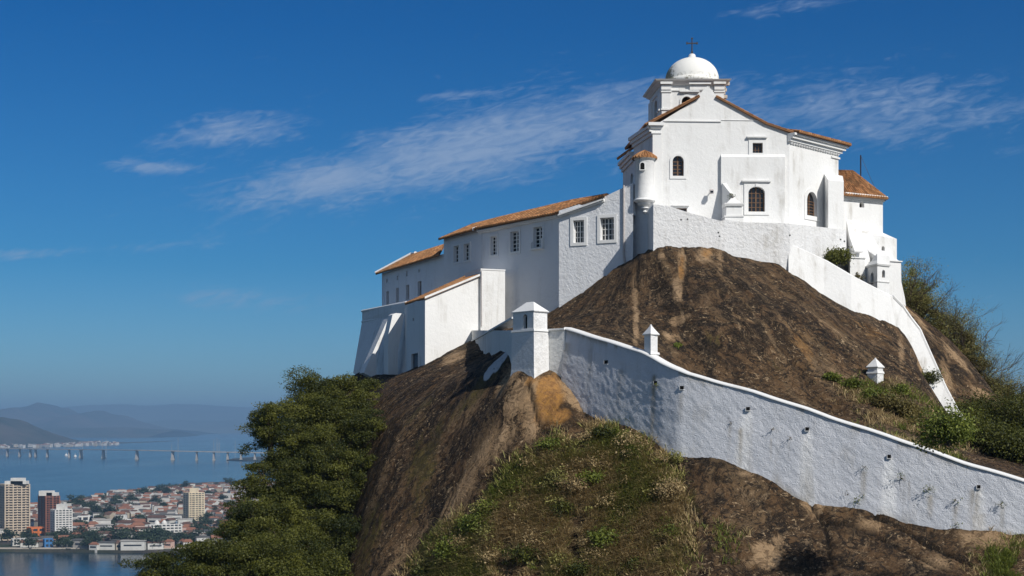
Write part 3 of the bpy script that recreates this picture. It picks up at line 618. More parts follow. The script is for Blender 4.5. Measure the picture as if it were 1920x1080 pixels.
    for x0, x1 in ((1240.5, 1257), (1340, 1357)):
        FW.box(tm, x0, 169.2, x1, 260, .1); FW.box(tm, x0-1.5, 204, x1+1.5, 207, .18); FW.box(tm, x0-1.5, 171.3, x1+1.5, 173.8, .17); FW.box(tm, x0-1, 160, x1+1, 169, .2); FW.box(tm, x0-3, 155, x1+3, 159.3, .36)
    FW.box(tm, 1293, 160, 1330, 169, .14); FW.box(tm, 1291, 156, 1332, 159.3, .3)
    for x0, x1 in ((1218.5, 1224), (1235, 1239.5)):
        u0, u1 = LW.u(x0), LW.u(x1); LW.ubox(tm, u0, z_(260), u1, z_(171), .12); LW.ubox(tm, u0-.05, z_(207), u1+.05, z_(204), .2)
    tm.build('cornice', M_TR, t)
    sp = MB(); q = P(1361, 166, 106.5)
    for k in range(9): sp.box((q.x-.12+random.uniform(-.2, .2), q.y+random.uniform(-.3, .3), q.z+random.uniform(-.75, .45)), (.26, .3, .22), random.random())
    sp.build('broken_cornice', M_STONE, t)
    dc = (13.47, 106.45); zb = P(1298, 150.5, 106.4).z; dm = MB()
    prof = [(2.12, zb-.35), (2.12, zb-.1), (2.02, zb-.08), (2.0, zb)]+[(2.0*math.cos(a), zb+1.68*math.sin(a)) for a in np.linspace(.03, 1.44, 16)]
    dm.lathe(dc, prof, 40); d = dm.build('dome', M_DOME, t, smooth=True)
    kb = MB(); zk = zb+1.62; kb.lathe(dc, [(.3, zk), (.36, zk+.05), (.3, zk+.12), (.25, zk+.16), (.27, zk+.24), (.2, zk+.33), (.06, zk+.38)], 20); kb.build('knob', M_TR, d, smooth=True)
    c = MB(); x, y = dc; z0 = zk+.36; c.tube([(x, y, z0), (x, y, z0+1.18)], [.055, .035], 8); c.box((x, y, z0+.12), (.14, .14, .14)); c.box((x, y, z0+.8), (.74, .07, .08)); 
    for sx in (-1, 1): c.box((x+sx*.38, y, z0+.8), (.1, .1, .16))
    c.box((x, y, z0+1.16), (.13, .1, .1)); c.build('cross', M_IRON, d)
    # corner turret
    tc = (P(1208.5, 0, 99.95).x, 99.95); 
    def zt_(yy): return P(1208, yy, 99.3).z
    tb = MB(); r0 = .69
    tb.lathe(tc, [(.05, zt_(398)), (.16, zt_(395)), (.12, zt_(392)), (.3, zt_(388)), (.26, zt_(386)), (.5, zt_(381)), (.48, zt_(379)), (.76, zt_(375)), (.78, zt_(372.5)), (.7, zt_(371.5)), (r0, zt_(370)), (r0, zt_(297)), (.76, zt_(295)), (.76, zt_(293))], 36)
    to = tb.build('turret', M_PL, t, smooth=False)
    for p in to.data.polygons: p.use_smooth = abs(p.normal.z) < .3
    rf = MB(); nk = 22; vs = [(tc[0], tc[1], zt_(277.5))]; fs = []; tn = [.5]
    for i in range(nk*4):
        a = 2*math.pi*i/(nk*4); w = abs(math.sin(a*nk/2))
        vs.append((tc[0]+.5*math.cos(a), tc[1]+.5*math.sin(a), zt_(286)+.09*w)); vs.append((tc[0]+.9*math.cos(a), tc[1]+.9*math.sin(a), zt_(295)+.13*w)); vs.append((tc[0]+.88*math.cos(a), tc[1]+.88*math.sin(a), zt_(295.8)))
    for i in range(nk*4):
        j = (i+1) % (nk*4); fs += [(0, 1+3*i, 1+3*j), (1+3*i, 2+3*i, 2+3*j, 1+3*j), (2+3*i, 3+3*i, 3+3*j, 2+3*j)]
    rf.add(vs, fs); rf.a = [.2+.7*random.random() for _ in rf.v]; rf.build('turret_roof', M_TILE, to)
    TW = Wall((1199.5, 99.27), (1210, 99.22)); wb = MB(); h = TW.loop((1200.5, 305, 1208.5, 318), 1); wb.add([TW.p(u, z, .02) for u, z in h]+[TW.p(u, z, -.2) for u, z in h], [tuple(range(len(h)))]+[(i, (i+1) % len(h), len(h)+(i+1) % len(h), len(h)+i) for i in range(len(h))])
    wb.build('window', M_BLACK, to)
    sb = MB(); TW.box(sb, 1199.3, 318.2, 1209.5, 319.6, .09); h2 = TW.loop((1200.5, 305, 1208.5, 318), 1, .05); n = len(h)
    sb.add([TW.p(u, z, .05) for u, z in h]+[TW.p(u, z, .05) for u, z in h2]+[TW.p(u, z, -.1) for u, z in h2], [f for i in range(n) for j in [(i+1) % n] for f in ((i, j, n+j, n+i), (n+i, n+j, 2*n+j, 2*n+i))]); sb.build('window_surround', M_TR, to)
    return t
def dome_mat():
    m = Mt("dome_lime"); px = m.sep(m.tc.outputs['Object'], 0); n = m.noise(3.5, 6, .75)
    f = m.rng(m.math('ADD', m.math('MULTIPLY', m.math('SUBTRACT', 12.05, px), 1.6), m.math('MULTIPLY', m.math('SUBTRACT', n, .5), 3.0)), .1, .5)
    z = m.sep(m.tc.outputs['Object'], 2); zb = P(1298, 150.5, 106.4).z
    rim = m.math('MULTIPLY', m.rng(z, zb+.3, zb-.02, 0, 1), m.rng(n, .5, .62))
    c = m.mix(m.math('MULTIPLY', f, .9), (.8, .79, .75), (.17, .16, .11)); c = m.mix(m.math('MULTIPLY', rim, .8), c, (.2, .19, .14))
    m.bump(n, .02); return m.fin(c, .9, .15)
M_DOME = dome_mat()
church()
def lamp():
    G = Wall((1225, 100), (1480, 100.5)); t = empty('flood_light', G.P(1331, 362), 'small flood light on a bracket on the church front, left of the stepped pillar', 'flood light')
    b = MB(); c = G.P(1331.5, 360, .55); b.frus([tuple(c+Vector(v)) for v in ((-.13, -.14, -.2), (.13, -.14, -.2), (.13, .14, -.2), (-.13, .14, -.2))], [tuple(c+Vector(v)) for v in ((-.13, -.14, .0), (.13, -.14, .0), (.13, .14, .14), (-.13, .14, .14))]); b.build('lamp_head', M_PIPE, t)
    b = MB(); b.box(tuple(c+Vector((0, -.145, -.09))), (.2, .02, .14)); b.build('lens', M_GLASS, t)
    b = MB(); b.tube([G.P(1331.5, 361, 0), G.P(1331.5, 361, .5)], .035); b.build('bracket', M_IRON, t)
lamp()
def wing():
    t = empty('convent_wing', P(1040, 600, 104), 'long white convent wing with tiled roof and five paned windows, left of the church', 'convent wing', None)
    E1 = Wall((1048, 102.3), (1187, 100.0)); E2 = Wall((900, 109.9), (1049, 103.3))
    for r in ((1075, 413, 1095.5, 455), (1125.5, 408, 1151.5, 450)): E1.window(t, r, nx=4, ny=4, sur=.22, depth=.34, bar=.045)
    for r in ((920.5, 443, 932.5, 478), (958, 434, 973.5, 472), (1001, 425.5, 1017.5, 464)): E2.window(t, r, nx=2, ny=5, sur=.16, depth=.22, bar=.055)
    w = MB(); E1.face(w, [(1048, 620), (1187, 540), (1187, 343), (1136, 367.5), (1048, 395)], depth=.34); E2.face(w, [(900, 640), (1049, 620), (1049, 396), (900, 426)], depth=.22)
    a, b = E1.P(1048, 620), E2.P(1049, 620); c, d = E2.P(1049, 396), E1.P(1048, 395); w.quad(a, b, c, d)
    # raking end wall thickness and the recessed piece under the turret
    K = Wall((1186.5, 100.9), (1224, 99.6)); K.face(w, [(1186.5, 540), (1224, 520), (1224, 330), (1186.5, 330)])
    solid_poly(w, E1, [(1136, 371.5), (1187, 343.5), (1187, 402), (1136, 402)], .6, out=-.02)
    for q0, q1 in ((XY(900, 109.9), Vector((2.5, 116))), (Vector((2.5, 116)), Vector((12, 108))),):
        w.quad((q0.x, q0.y, 117), (q1.x, q1.y, 117), (q1.x, q1.y, 124), (q0.x, q0.y, 124))
    w.build('wall', M_PLS, t)
    r = MB(); e0 = E2.P(899, 430, .5); e1 = E2.P(1049, 402, .5); f1 = E1.P(1137, 369, .45)
    f0 = e1; r0 = P(932, 409.5, 113.5); r1 = P(1075, 375.5, 107.5); r2 = P(1141, 364.5, 104.5)
    roofquad(r, e0, e1, r1, r0); roofquad(r, f0, f1, r2, r1)
    bk = Vector((3.2, 3.0, -1.6)); roofquad(r, Vector(r2)+bk, Vector(r0)+bk, r0, r2)
    r.build('roof', M_TILE, t)
    c = MB()
    for S, x0, x1, y0, y1 in ((E2, 900, 1048.5, 433, 403), (E1, 1049, 1134, 403, 373)):
        a0, a1 = S.uz(x0, y0), S.uz(x1, y1)
        for dz, pr in ((0, .34), (.1, .2)):
            c.frus([S.p(a0[0], a0[1]-dz-.1, -.05), S.p(a1[0], a1[1]-dz-.1, -.05), S.p(a1[0], a1[1]-dz-.1, pr), S.p(a0[0], a0[1]-dz-.1, pr)],
                   [S.p(a0[0], a0[1]-dz-.003, -.05), S.p(a1[0], a1[1]-dz-.003, -.05), S.p(a1[0], a1[1]-dz-.003, pr), S.p(a0[0], a0[1]-dz-.003, pr)])
    c.build('eaves_moulding', M_TR, t)
    p = MB(); p.tube([E1.P(1170.5, 348, .09), E1.P(1170.5, 478, .09), E1.P(1172, 488, .12), E1.P(1173.5, 497, .08)], .075, 8); p.build('downpipe', M_PIPE, t)
    p = MB(); E2.box(p, 997.5, 455, 1000, 467, .22); E2.box(p, 1018.5, 447, 1021, 465, .22); E2.box(p, 997.5, 465.5, 1021, 468, .28); p.build('window_box', M_TR, t)
    # middle block
    t = empty('convent_block', P(866, 560, 116), 'narrow white convent block with two close paned windows, left of the long wing', 'convent wing')
    Mw = Wall((832, 114.6), (903, 109.7))
    for r in ((851.5, 461, 861.5, 492), (870.5, 457, 881.5, 488.5)): Mw.window(t, r, nx=2, ny=4, sur=.12, depth=.2, bar=.06)
    w = MB(); Mw.face(w, [(832, 600), (903, 600), (903, 427.5), (832, 446)], depth=.2)
    a = XY(832, 114.6); b = Vector((-2.2, 119)); w.quad((a.x, a.y, 116), (b.x, b.y, 116), (b.x, b.y, 126), (a.x, a.y, Mw.uz(832, 452)[1])); w.build('wall', M_PLS, t)
    r = MB(); roofquad(r, Mw.P(831, 450, .45), Mw.P(900, 431, .45), P(942, 407, 114), P(887, 421, 117)); r.build('roof', M_TILE, t)
    r = MB(); a, b = Mw.P(896, 433.5, .5), P(942, 409.5, 113.8); r.frus([a, b, b+Vector((.4, -.2, 0)), a+Vector((.4, -.2, 0))], [a+Vector((0, 0, .22)), b+Vector((0, 0, .22)), b+Vector((.4, -.2, .22)), a+Vector((.4, -.2, .22))]); r.build('verge', M_TR, t)
    # far block
    t = empty('convent_end_block', P(770, 590, 126), 'farthest white convent block at the left end with hipped roof and tall narrow windows', 'convent wing')
    Fw = Wall((716, 131.5), (832.5, 115.0))
    for r in ((724, 546, 729, 572), (742, 540, 747.5, 567), (761, 534, 767, 562), (783, 527, 790, 555)): Fw.window(t, r, nx=1, ny=1, sur=0, depth=.3, bar=.05, frame=M_WOOD)
    for r in ((724, 523, 726.5, 530), (744, 517, 746.5, 525), (761.5, 508, 764, 518), (784.5, 505, 787, 511)): Fw.window(t, r, nx=1, ny=1, sur=0, depth=.3, bar=.03, frame=M_WOOD)
    w = MB(); Fw.face(w, [(716, 640), (832.5, 620), (832.5, 475.5), (716, 512.5)], depth=.3); a = XY(716, 131.5); b = Vector((-8, 137)); zt = Fw.uz(716, 517)[1]; w.quad((a.x, a.y, 115), (b.x, b.y, 115), (b.x, b.y, zt), (a.x, a.y, zt)); w.build('wall', M_PLS, t)
    r = MB(); e0, e1 = Fw.P(713, 514.5, .45), Fw.P(833, 479, .45); r0, r1 = P(772, 478.5, 131), P(834, 459, 119.5); roofquad(r, e0, e1, r1, r0)
    r.build('roof', M_TILE, t)
    h = MB(); h.tube([e0+Vector((0, 0, .1)), r0+Vector((0, 0, .12)), r0+(r1-r0)*.12+Vector((0, 0, .1))], .16, 6); h.build('hip_ridge', M_TR, t)
wing()
def annex():
    t = empty('lean_to_annex', P(800, 690, 108), 'white annex with a sloping tiled roof and a small grey door', 'annex')
    Lw = Wall((765, 109.0), (797, 103.9)); Rw = Wall((797, 103.9), (901, 106.0))
    Lw.window(t, (772.5, 663, 785, 694), nx=1, ny=1, sur=.1, depth=.15, frame=M_DOOR, glass=M_DOOR, label=None)
    t.children[0].name = 'door'
    Lw.window(t, (774, 596, 776.5, 602), nx=1, ny=1, sur=0, depth=.2, frame=M_DOOR)
    w = MB(); Lw.face(w, [(765, 730), (797, 730), (797, 558), (765, 571)], depth=.2); Rw.face(w, [(797, 730), (901, 700), (901, 518), (797, 559)])
    a, b = XY(765, 109.0), XY(757, 117); w.quad((a.x, a.y, 110), (b.x, b.y, 110), (b.x, b.y, 119.5), (a.x, a.y, Lw.uz(765, 571)[1])); w.build('wall', M_PL, t)
    r = MB(); roofquad(r, P(759, 570.5, 110.5), P(796, 559.5, 103.7), P(901.5, 515.5, 105.8), P(880, 516, 111)); r.build('roof', M_TILE, t)
    q = MB(); a, b = P(796.5, 560, 103.68), P(901, 517, 105.78)
    q.frus([a, b, b+Vector((0, .25, 0)), a+Vector((0, .25, 0))], [a+Vector((0, 0, .16)), b+Vector((0, 0, .16)), b+Vector((0, .25, .16)), a+Vector((0, .25, .16))]); q.build('verge', M_TR, t)
    t = empty('annex_block', P(924, 612, 110), 'plain white flat-topped block between the annex roof and the guard box', 'annex')
    Nw = Wall((901.3, 105.7), (947, 106.4)); w = MB(); solid_poly(w, Nw, [(901.3, 640), (947, 640), (947, 506), (901.3, 505.5)], 3.5); w.build('wall', M_PL, t)
    w = MB(); Nw.box(w, 901, 504.5, 947.4, 507, .04, 3.4); w.build('coping', M_TR, t)
    w = MB(); w.tube([Nw.P(902.3, 508, .06), Nw.P(902.3, 612, .06)], .035); w.build('downpipe', M_PIPE, t)
    # terrace with battered wall
    t = empty('terrace_wall', P(715, 690, 122), 'rough battered terrace wall at the far left end of the convent', 'wall')
    w = MB(); a, b = P(679, 590, 130), P(766, 571, 116); up0 = [P(679, 604, 130), P(767, 588, 116)]
    w.frus([P(662, 700, 127.5), P(776, 720, 110.5), P(800, 720, 122), P(720, 720, 140)], [P(679, 602, 130), P(775, 586.5, 113.5), P(800, 590, 122), P(712, 600, 140)])
    w.frus([P(679, 601.8, 130), P(774.8, 586.3, 113.5), P(800, 590, 122), P(712, 600, 140)], [P(679, 584, 130), P(772, 565.5, 113.5), P(795, 570, 122), P(712, 586, 140)]); w.build('wall', M_RG, t)
    w = MB(); w.tube([P(679, 583.6, 129.95), P(762, 567.2, 115.95)], .12, 6); w.tube([P(678.7, 603.5, 129.9), P(757, 590.5, 117)], .09, 6); w.build('coping', M_TR, t)
    Bw = Wall((680, 117.2), (760, 119.0)); 
    w = MB(); solid_poly(w, Bw, [(682, 699), (706, 712), (706, 664), (735, 597), (727.5, 597.5)], 1.1, back=(-.46, 1.0, 0)); o = w.build('buttress', M_PL, t); o['label'] = 'long slanting left buttress'
    Bw = Wall((720, 113.0), (770, 114.2))
    w = MB(); solid_poly(w, Bw, [(728, 716), (746, 716), (746, 660), (758.5, 588), (742, 587), (736, 590), (728, 628)], 1.0, back=(-.42, .92, 0)); o = w.build('buttress', M_PL, t); o['label'] = 'upright right buttress with rounded top'
annex()
def base_walls():
    t = empty('church_base_wall', P(1350, 470, 97), 'rough whitewashed retaining wall carrying the church on the bare rock', 'wall')
    w = MB(); A = Wall((1225, 97), (1351, 97)); B = Wall((1351, 97), (1481, 97.5)); C = Wall((1481, 97.5), (1587, 103.0))
    A.face(w, [(1225, 500), (1351, 500), (1351, 414), (1300, 401), (1252, 386), (1225, 383)]); B.face(w, [(1351, 500), (1481, 530), (1481, 419), (1400, 417), (1362, 412), (1351, 414)]); C.face(w, [(1481, 540), (1587, 560), (1587, 431), (1481, 419)])
    L_ = XY(1225, 97); L2 = Vector((L_.x-.12, 100.3)); w.quad((L_.x, L_.y, 120.5), (L2.x, L2.y, 120.5), (L2.x, L2.y, P(1225, 383, 97).z), (L_.x, L_.y, P(1225, 383, 97).z))
    # sloping tops back to the church
    tops = [A.P(1225, 383), A.P(1252, 386), A.P(1300, 401), A.P(1351, 414), B.P(1362, 412), B.P(1400, 417), B.P(1481, 419), C.P(1587, 431)]
    for a, b in zip(tops[:-1], tops[1:]):
        dy = 3.4; w.quad(a, b, (b.x, b.y+dy+.5, b.z-.02), (a.x, a.y+dy+.5, a.z-.02))
    a = C.P(1587, 431); b = C.P(1587, 560); w.quad(b, a, (a.x+.3, a.y+6, a.z), (b.x+.3, b.y+6, b.z)); w.build('wall', M_RG, t)
    # small drain holes
    for S, x, y in ((B, 1486-5, 441), (A, 1347, 436), (A, 1349, 443), (C, 1576, 449), (C, 1583, 452.5), (A, 1277, 412), (A, 1289, 411)):
        d = MB(); S.box(d, x-1.3, y-1.2, x+1.3, y+1.2, .015); d.build('drain_hole', M_BLACK, t)
    # parapet of the stair
    t = empty('stair_parapet', P(1700, 640, 100), 'white parapet wall of the stair running down the right side of the rock', 'wall')
    w = MB(); top = [(1478, 456, 97.6), (1545, 487, 98.6), (1596, 517, 98.7), (1646, 543, 99.5), (1672, 556, 100.2), (1690, 574, 100.8), (1705, 596, 101), (1722, 618, 101), (1746, 672, 100.5), (1770, 726, 100), (1792, 768, 99.4), (1817, 806, 98.6)]
    bot = [(1479, 545), (1545, 580), (1596, 600), (1646, 610), (1672, 620), (1682, 632), (1694, 640), (1707, 660), (1733, 720), (1757, 785), (1780, 835), (1800, 870)]
    tk = Vector((.35, .5, 0)); T_ = [P(x, y, d) for x, y, d in top]; B_ = [P(b[0], b[1], t_[2]-.6) for b, t_ in zip(bot, top)]
    n = len(T_); vs = T_+B_+[v+tk for v in T_]+[v+tk for v in B_]
    fs = []
    for i in range(n-1): fs += [(n+i, n+i+1, i+1, i), (2*n+i, 2*n+i+1, 3*n+i+1, 3*n+i), (i, i+1, 2*n+i+1, 2*n+i)]
    fs += [(0, n, 3*n, 2*n), (n-1, 2*n-1, 4*n-1, 3*n-1)]; w.add(vs, fs); w.build('wall', M_PL, t)
    c = MB()
    for a, b in zip(T_[4:-1], T_[5:]): c.tube([a+Vector((.1, .1, .02)), b+Vector((.1, .1, .02))], .12, 6)
    c.build('coping', M_TR, t)
base_walls()
def annex_right():
    t = empty('hermitage_block', P(1640, 560, 104), 'white block right of the church with a hipped tile roof and sloping buttressed base', 'building')
    A = Wall((1580, 106), (1655, 107.9)); w = MB(); D1 = Wall((1603, 105.0), (1681, 107.0)); D2 = Wall((1640, 104.4), (1689, 105.6))
    A.window(t, (1611.5, 379, 1620.5, 389), arch=.8, nx=1, ny=1, frame=M_WOOD, sur=0, depth=.35, bar=.03)
    A.face(w, [(1580, 470), (1655.5, 470), (1655.5, 376), (1580, 370)], depth=.35)
    a, b = XY(1655.5, 107.9), Vector((28.3, 112)); zt = A.uz(1655, 376)[1]; w.quad((a.x, a.y, 118), (b.x, b.y, 118), (b.x, b.y, zt), (a.x, a.y, zt))
    D1.window(t, (1653, 461.5, 1659, 470), arch=1, nx=1, ny=1, frame=M_WOOD, sur=0, depth=.35, bar=.02)
    D1.face(w, [(1603, 540), (1681.5, 560), (1681.5, 448), (1630, 441), (1603, 437)], depth=.35)
    w.quad(D1.P(1603, 437), D1.P(1681.5, 448), A.P(1656, 434.5, -.2), A.P(1603, 428))
    a, b = D1.P(1681.5, 448), D1.P(1681.5, 560); w.quad(a, b, (b.x-.3, b.y+5, b.z), (a.x-.9, a.y+5, a.z+.6))
    D2.holes = []; D2.face(w, [(1640, 600), (1701, 600), (1697, 560), (1690, 528), (1689.5, 492), (1640, 489)])
    w.quad(D2.P(1640, 489), D2.P(1689.5, 492), D1.P(1681.5, 486), D1.P(1640, 482))
    a, b, c_ = D2.P(1689.5, 492), D2.P(1690, 528), D2.P(1701, 600); k = Vector((-.4, 5, 0)); w.quad(a, b, b+k, a+k); w.quad(b, c_, c_+k, b+k); w.build('wall', M_PL, t)
    m = MB(); D2.box(m, 1660, 488.5, 1690.5, 490.5, .1); m.build('ledge', M_TR, t)
    r = MB(); e0, e1 = A.P(1573, 367, .45), A.P(1657.5, 374.5, .45); r0, r1 = P(1560, 320, 110.6), P(1598, 321, 111.0); roofquad(r, e0, e1, r1, r0, pitch=.24); 
    b1 = Vector((e1.x+.2, e1.y+5.5, e1.z)); roofquad(r, e1, b1, (r1.x, r1.y+1, r1.z), r1); r.build('roof', M_TILE, t)
    c = MB(); z = A.uz(1655, 376)[1]; A.ubox(c, 0, z+.05, A.len+.2, z+.28, .35); A.ubox(c, 0, z-.12, A.len+.05, z+.045, .18)
    for i in range(16): u = A.len*(i+.5)/16; A.ubox(c, u-.07, z-.24, u+.07, z-.125, .12)
    c.build('cornice', M_TR, t)
    # sloping buttresses: side wall polygon extruded to the right
    for nm, pts, D, wd in (('buttress', [(1587, 412, 104.6), (1593, 445, 103.2), (1601, 466, 102.2), (1606, 485, 101.8), (1606, 560, 101.6), (1586, 560, 104.4)], 0, 1.05), ('buttress', [(1606, 432, 105.0), (1617, 455, 103.6), (1630, 472, 102.4), (1642, 480, 101.6), (1642, 560, 101.4), (1606, 560, 104.8)], 0, 1.1)):
        b = MB(); a = [P(*q) for q in pts]; k = Vector((wd*.97, wd*.2, 0)); n = len(a); c2 = [q+k for q in a]
        b.add(a+c2, [tuple(range(n)), tuple(range(n, 2*n))[::-1]]+[(i, (i+1) % n, n+(i+1) % n, n+i) for i in range(n)]); b.build(nm, M_PL, t)
    # two small chapels on the stair landing
    t2 = empty('stair_kiosk', P(1608, 540, 101), 'small flat-topped white kiosk by the parapet, behind the bush', 'kiosk')
    K = Wall((1594, 101.2), (1622, 101.6)); w = MB(); K.window(t2, (1604.5, 510, 1608.5, 526), arch=1, nx=1, ny=1, frame=M_WOOD, sur=0, depth=.3, bar=.02, glass=M_BLACK)
    K.face(w, [(1594, 560), (1622, 560), (1622, 484), (1594, 484)]); a, b = XY(1594, 101.2), XY(1589, 103.4); z0, z1 = 118, K.uz(1594, 484)[1]; w.quad((a.x, a.y, z0), (b.x, b.y, z0), (b.x, b.y, z1), (a.x, a.y, z1))
    a2, b2 = XY(1622, 101.6), XY(1622, 104); w.quad((a.x, a.y, z1), (a2.x, a2.y, z1), (b2.x, b2.y, z1), (b.x, b.y, z1)); w.quad((a2.x, a2.y, z0), (b2.x, b2.y, z0), (b2.x, b2.y, z1), (a2.x, a2.y, z1)); w.build('wall', M_PL, t2)
    c = MB(); K.box(c, 1592, 482, 1623.5, 484.3, .08, 1.6); K.box(c, 1602, 470, 1620, 472.5, .0, .5); c.build('coping', M_TR, t2)
    t3 = empty('stair_turret', P(1645, 545, 100), 'small square white turret with pyramid cap and two arched openings, above the stair parapet', 'turret')
    Lw, Rw = Wall((1623, 101.9), (1645, 100.2)), Wall((1645, 100.2), (1667, 101.0)); w = MB()
    Lw.window(t3, (1632.5, 511, 1638, 532), arch=1, nx=1, ny=1, frame=M_WOOD, sur=0, depth=.25, bar=.02, glass=M_BLACK); Rw.window(t3, (1654, 506, 1659.5, 520.5), arch=1, nx=1, ny=1, frame=M_WOOD, sur=0, depth=.25, bar=.02, glass=M_LEAF)
    Lw.face(w, [(1623, 570), (1645, 570), (1645, 497), (1623, 499)]); Rw.face(w, [(1645, 570), (1667, 570), (1667, 498), (1645, 497)])
    q = [XY(1623, 101.9), XY(1645, 100.2), XY(1667, 101.0)]; q.append(q[0]+q[2]-q[1]); zt = P(1645, 497, 100.2).z
    for i in (2, 3): a, b = q[i], q[(i+1) % 4]; w.quad((a.x, a.y, 117), (b.x, b.y, 117), (b.x, b.y, zt), (a.x, a.y, zt))
    w.build('wall', M_PL, t3); c = MB(); ce = (q[0]+q[2])/2
    def rg(s, z): return [((p.x-ce.x)*s+ce.x, (p.y-ce.y)*s+ce.y, z) for p in q]
    c.frus(rg(1.1, zt-.02), rg(1.16, zt+.1)); z2 = P(1645, 475, 101).z; c.frus(rg(1.06, zt+.104), rg(.55, zt+.42)); c.frus(rg(.55, zt+.423), rg(.08, z2)); c.frus(rg(1.05, P(1645, 528.5, 100.2).z), rg(1.08, P(1645, 527, 100.2).z)); c.build('cap', M_TR, t3)
annex_right()
def antenna():
    t = empty('antenna_mast', P(1614, 340, 110), 'thin antenna mast with a guy wire behind the hipped roof on the right', 'antenna')
    m = MB(); m.tube([P(1613.8, 345, 110.5), P(1613.8, 291, 110.5)], .05, 6); m.build('mast', M_IRON, t)
    m = MB(); m.tube([P(1614.5, 293, 110.5), P(1625, 318, 110.2), P(1638, 347, 109.5), P(1652, 371, 109)], .014, 4); m.build('guy_wire', M_IRON, t)
antenna()
# ------------------------------------------------------------------ guard boxes
def box_tower(name, label, front, left, right, rows, apex_y, D, win=None, scale_top=.94, plinth=True, cat='guard box'):
    f, l, r = XY(*front), XY(*left), XY(*right); k = l+r-f; q = [l, f, r, k]; ce = (l+r)/2; t = empty(name, (ce.x, ce.y, P(front[0], rows[0], D).z), label, cat)
    def z(y): return P(front[0], y, D).z
    def rg(s, zz, add=0): 
        out = []
        for p in q:
            d = p-ce; out.append((ce.x+d.x*s+d.normalized().x*add, ce.y+d.y*s+d.normalized().y*add, zz))
        return out
    bot, mid, eave = rows; w = MB(); w.frus(rg(1.05, z(bot)-1.2), rg(1, z(mid))); w.build('base', M_RG, t)
    w = MB(); w.frus(rg(1.0, z(mid)+.003, .07), rg(1.0, z(mid-4.2), .03)); w.build('string_course', M_TR, t)
    s = scale_top; lw = [rg(s, 0)[i] for i in range(4)]
    w = MB(); Lw = Wall.__new__(Wall); Lw.A, Lw.B = Vector(lw[0][:2]), Vector(lw[1][:2]); Lw.d = (Lw.B-Lw.A); Lw.len = Lw.d.length; Lw.d = Lw.d.normalized(); Lw.n = Vector((Lw.d.y, -Lw.d.x)); Lw.holes = []
    if win: Lw.window(t, win, arch=.9, nx=1, ny=1, frame=M_BLACK, sur=.0, depth=.25, bar=.01, glass=M_BLACK)
    o = [(0, z(mid-4)), (Lw.len, z(mid-4)), (Lw.len, z(eave)), (0, z(eave))]
    loops = [[Vector((u, zz, 0)) for u, zz in o]]+[[Vector((u, zz, 0)) for u, zz in h] for h in Lw.holes]; flat = [v for lp in loops for v in lp]; w.add([Lw.p(v.x, v.y) for v in flat], tessellate_polygon(loops))
    for h in Lw.holes:
        n = len(h); w.add([Lw.p(u, zz) for u, zz in h]+[Lw.p(u, zz, -.25) for u, zz in h], [(i, (i+1) % n, n+(i+1) % n, n+i) for i in range(n)])
    for i in (1, 2, 3): a, b = lw[i], lw[(i+1) % 4]; w.quad((a[0], a[1], z(mid-4)), (b[0], b[1], z(mid-4)), (b[0], b[1], z(eave)), (a[0], a[1], z(eave)))
    w.build('chamber', M_RG, t)
    c = MB(); e = rg(s, z(eave), .1); e2 = rg(s, z(eave)+.05, .12); c.frus(e, e2); ze = z(eave)+.053; za = P(front[0], apex_y, D).z
    long_ = (l-f).length > (r-f).length*1.25; dv = (l-f)*.16 if long_ else Vector((0, 0)); h = (za-ze)
    rc = rg(s, ze, .10); m1 = rg(s*.5, ze+h*.52)
    a1 = (ce.x+dv.x, ce.y+dv.y, za); a2 = (ce.x-dv.x, ce.y-dv.y, za)
    if long_: c.add(rc+[a1, a2], [(0, 1, 5, 4), (1, 2, 5), (2, 3, 4, 5), (3, 0, 4)])
    else: c.frus(rc, rg(s*.5, ze+h*.62)); c.frus(rg(s*.5, ze+h*.622), rg(.12, ze+h*.93)); c.lathe((ce.x, ce.y), [(.04, ze+h*.9), (.075, ze+h*.96), (.03, za+.03)], 10)
    c.build('cap', M_TR, t)
    return t, rg, z
t, rg, z = box_tower('guard_box', 'large square white guard box with pointed cap where the rampart wall begins', (1001, 80.2), (959.5, 81.7), (1028.5, 81.0), (712, 620.5, 583.5), 563, 80.2, (981, 589, 988.5, 616), .93)
pl = MB(); pl.frus(rg(1.0, z(740), .22), rg(1.0, z(692), .04)); pl.build('plinth', M_RG, t)
box_tower('pinnacle', 'slender white pinnacle with pointed cap standing on the rampart wall', (1220, 75.05), (1206, 75.75), (1235, 75.65), (676, 664, 627), 608, 75.05, None, .86, cat='pinnacle')
box_tower('niche_shrine', 'small white shrine with a curved cap half hidden in bushes on the right slope', (1645, 87.0), (1626, 87.5), (1656.5, 87.6), (745, 700, 689), 671, 87.0, None, .95, cat='shrine')
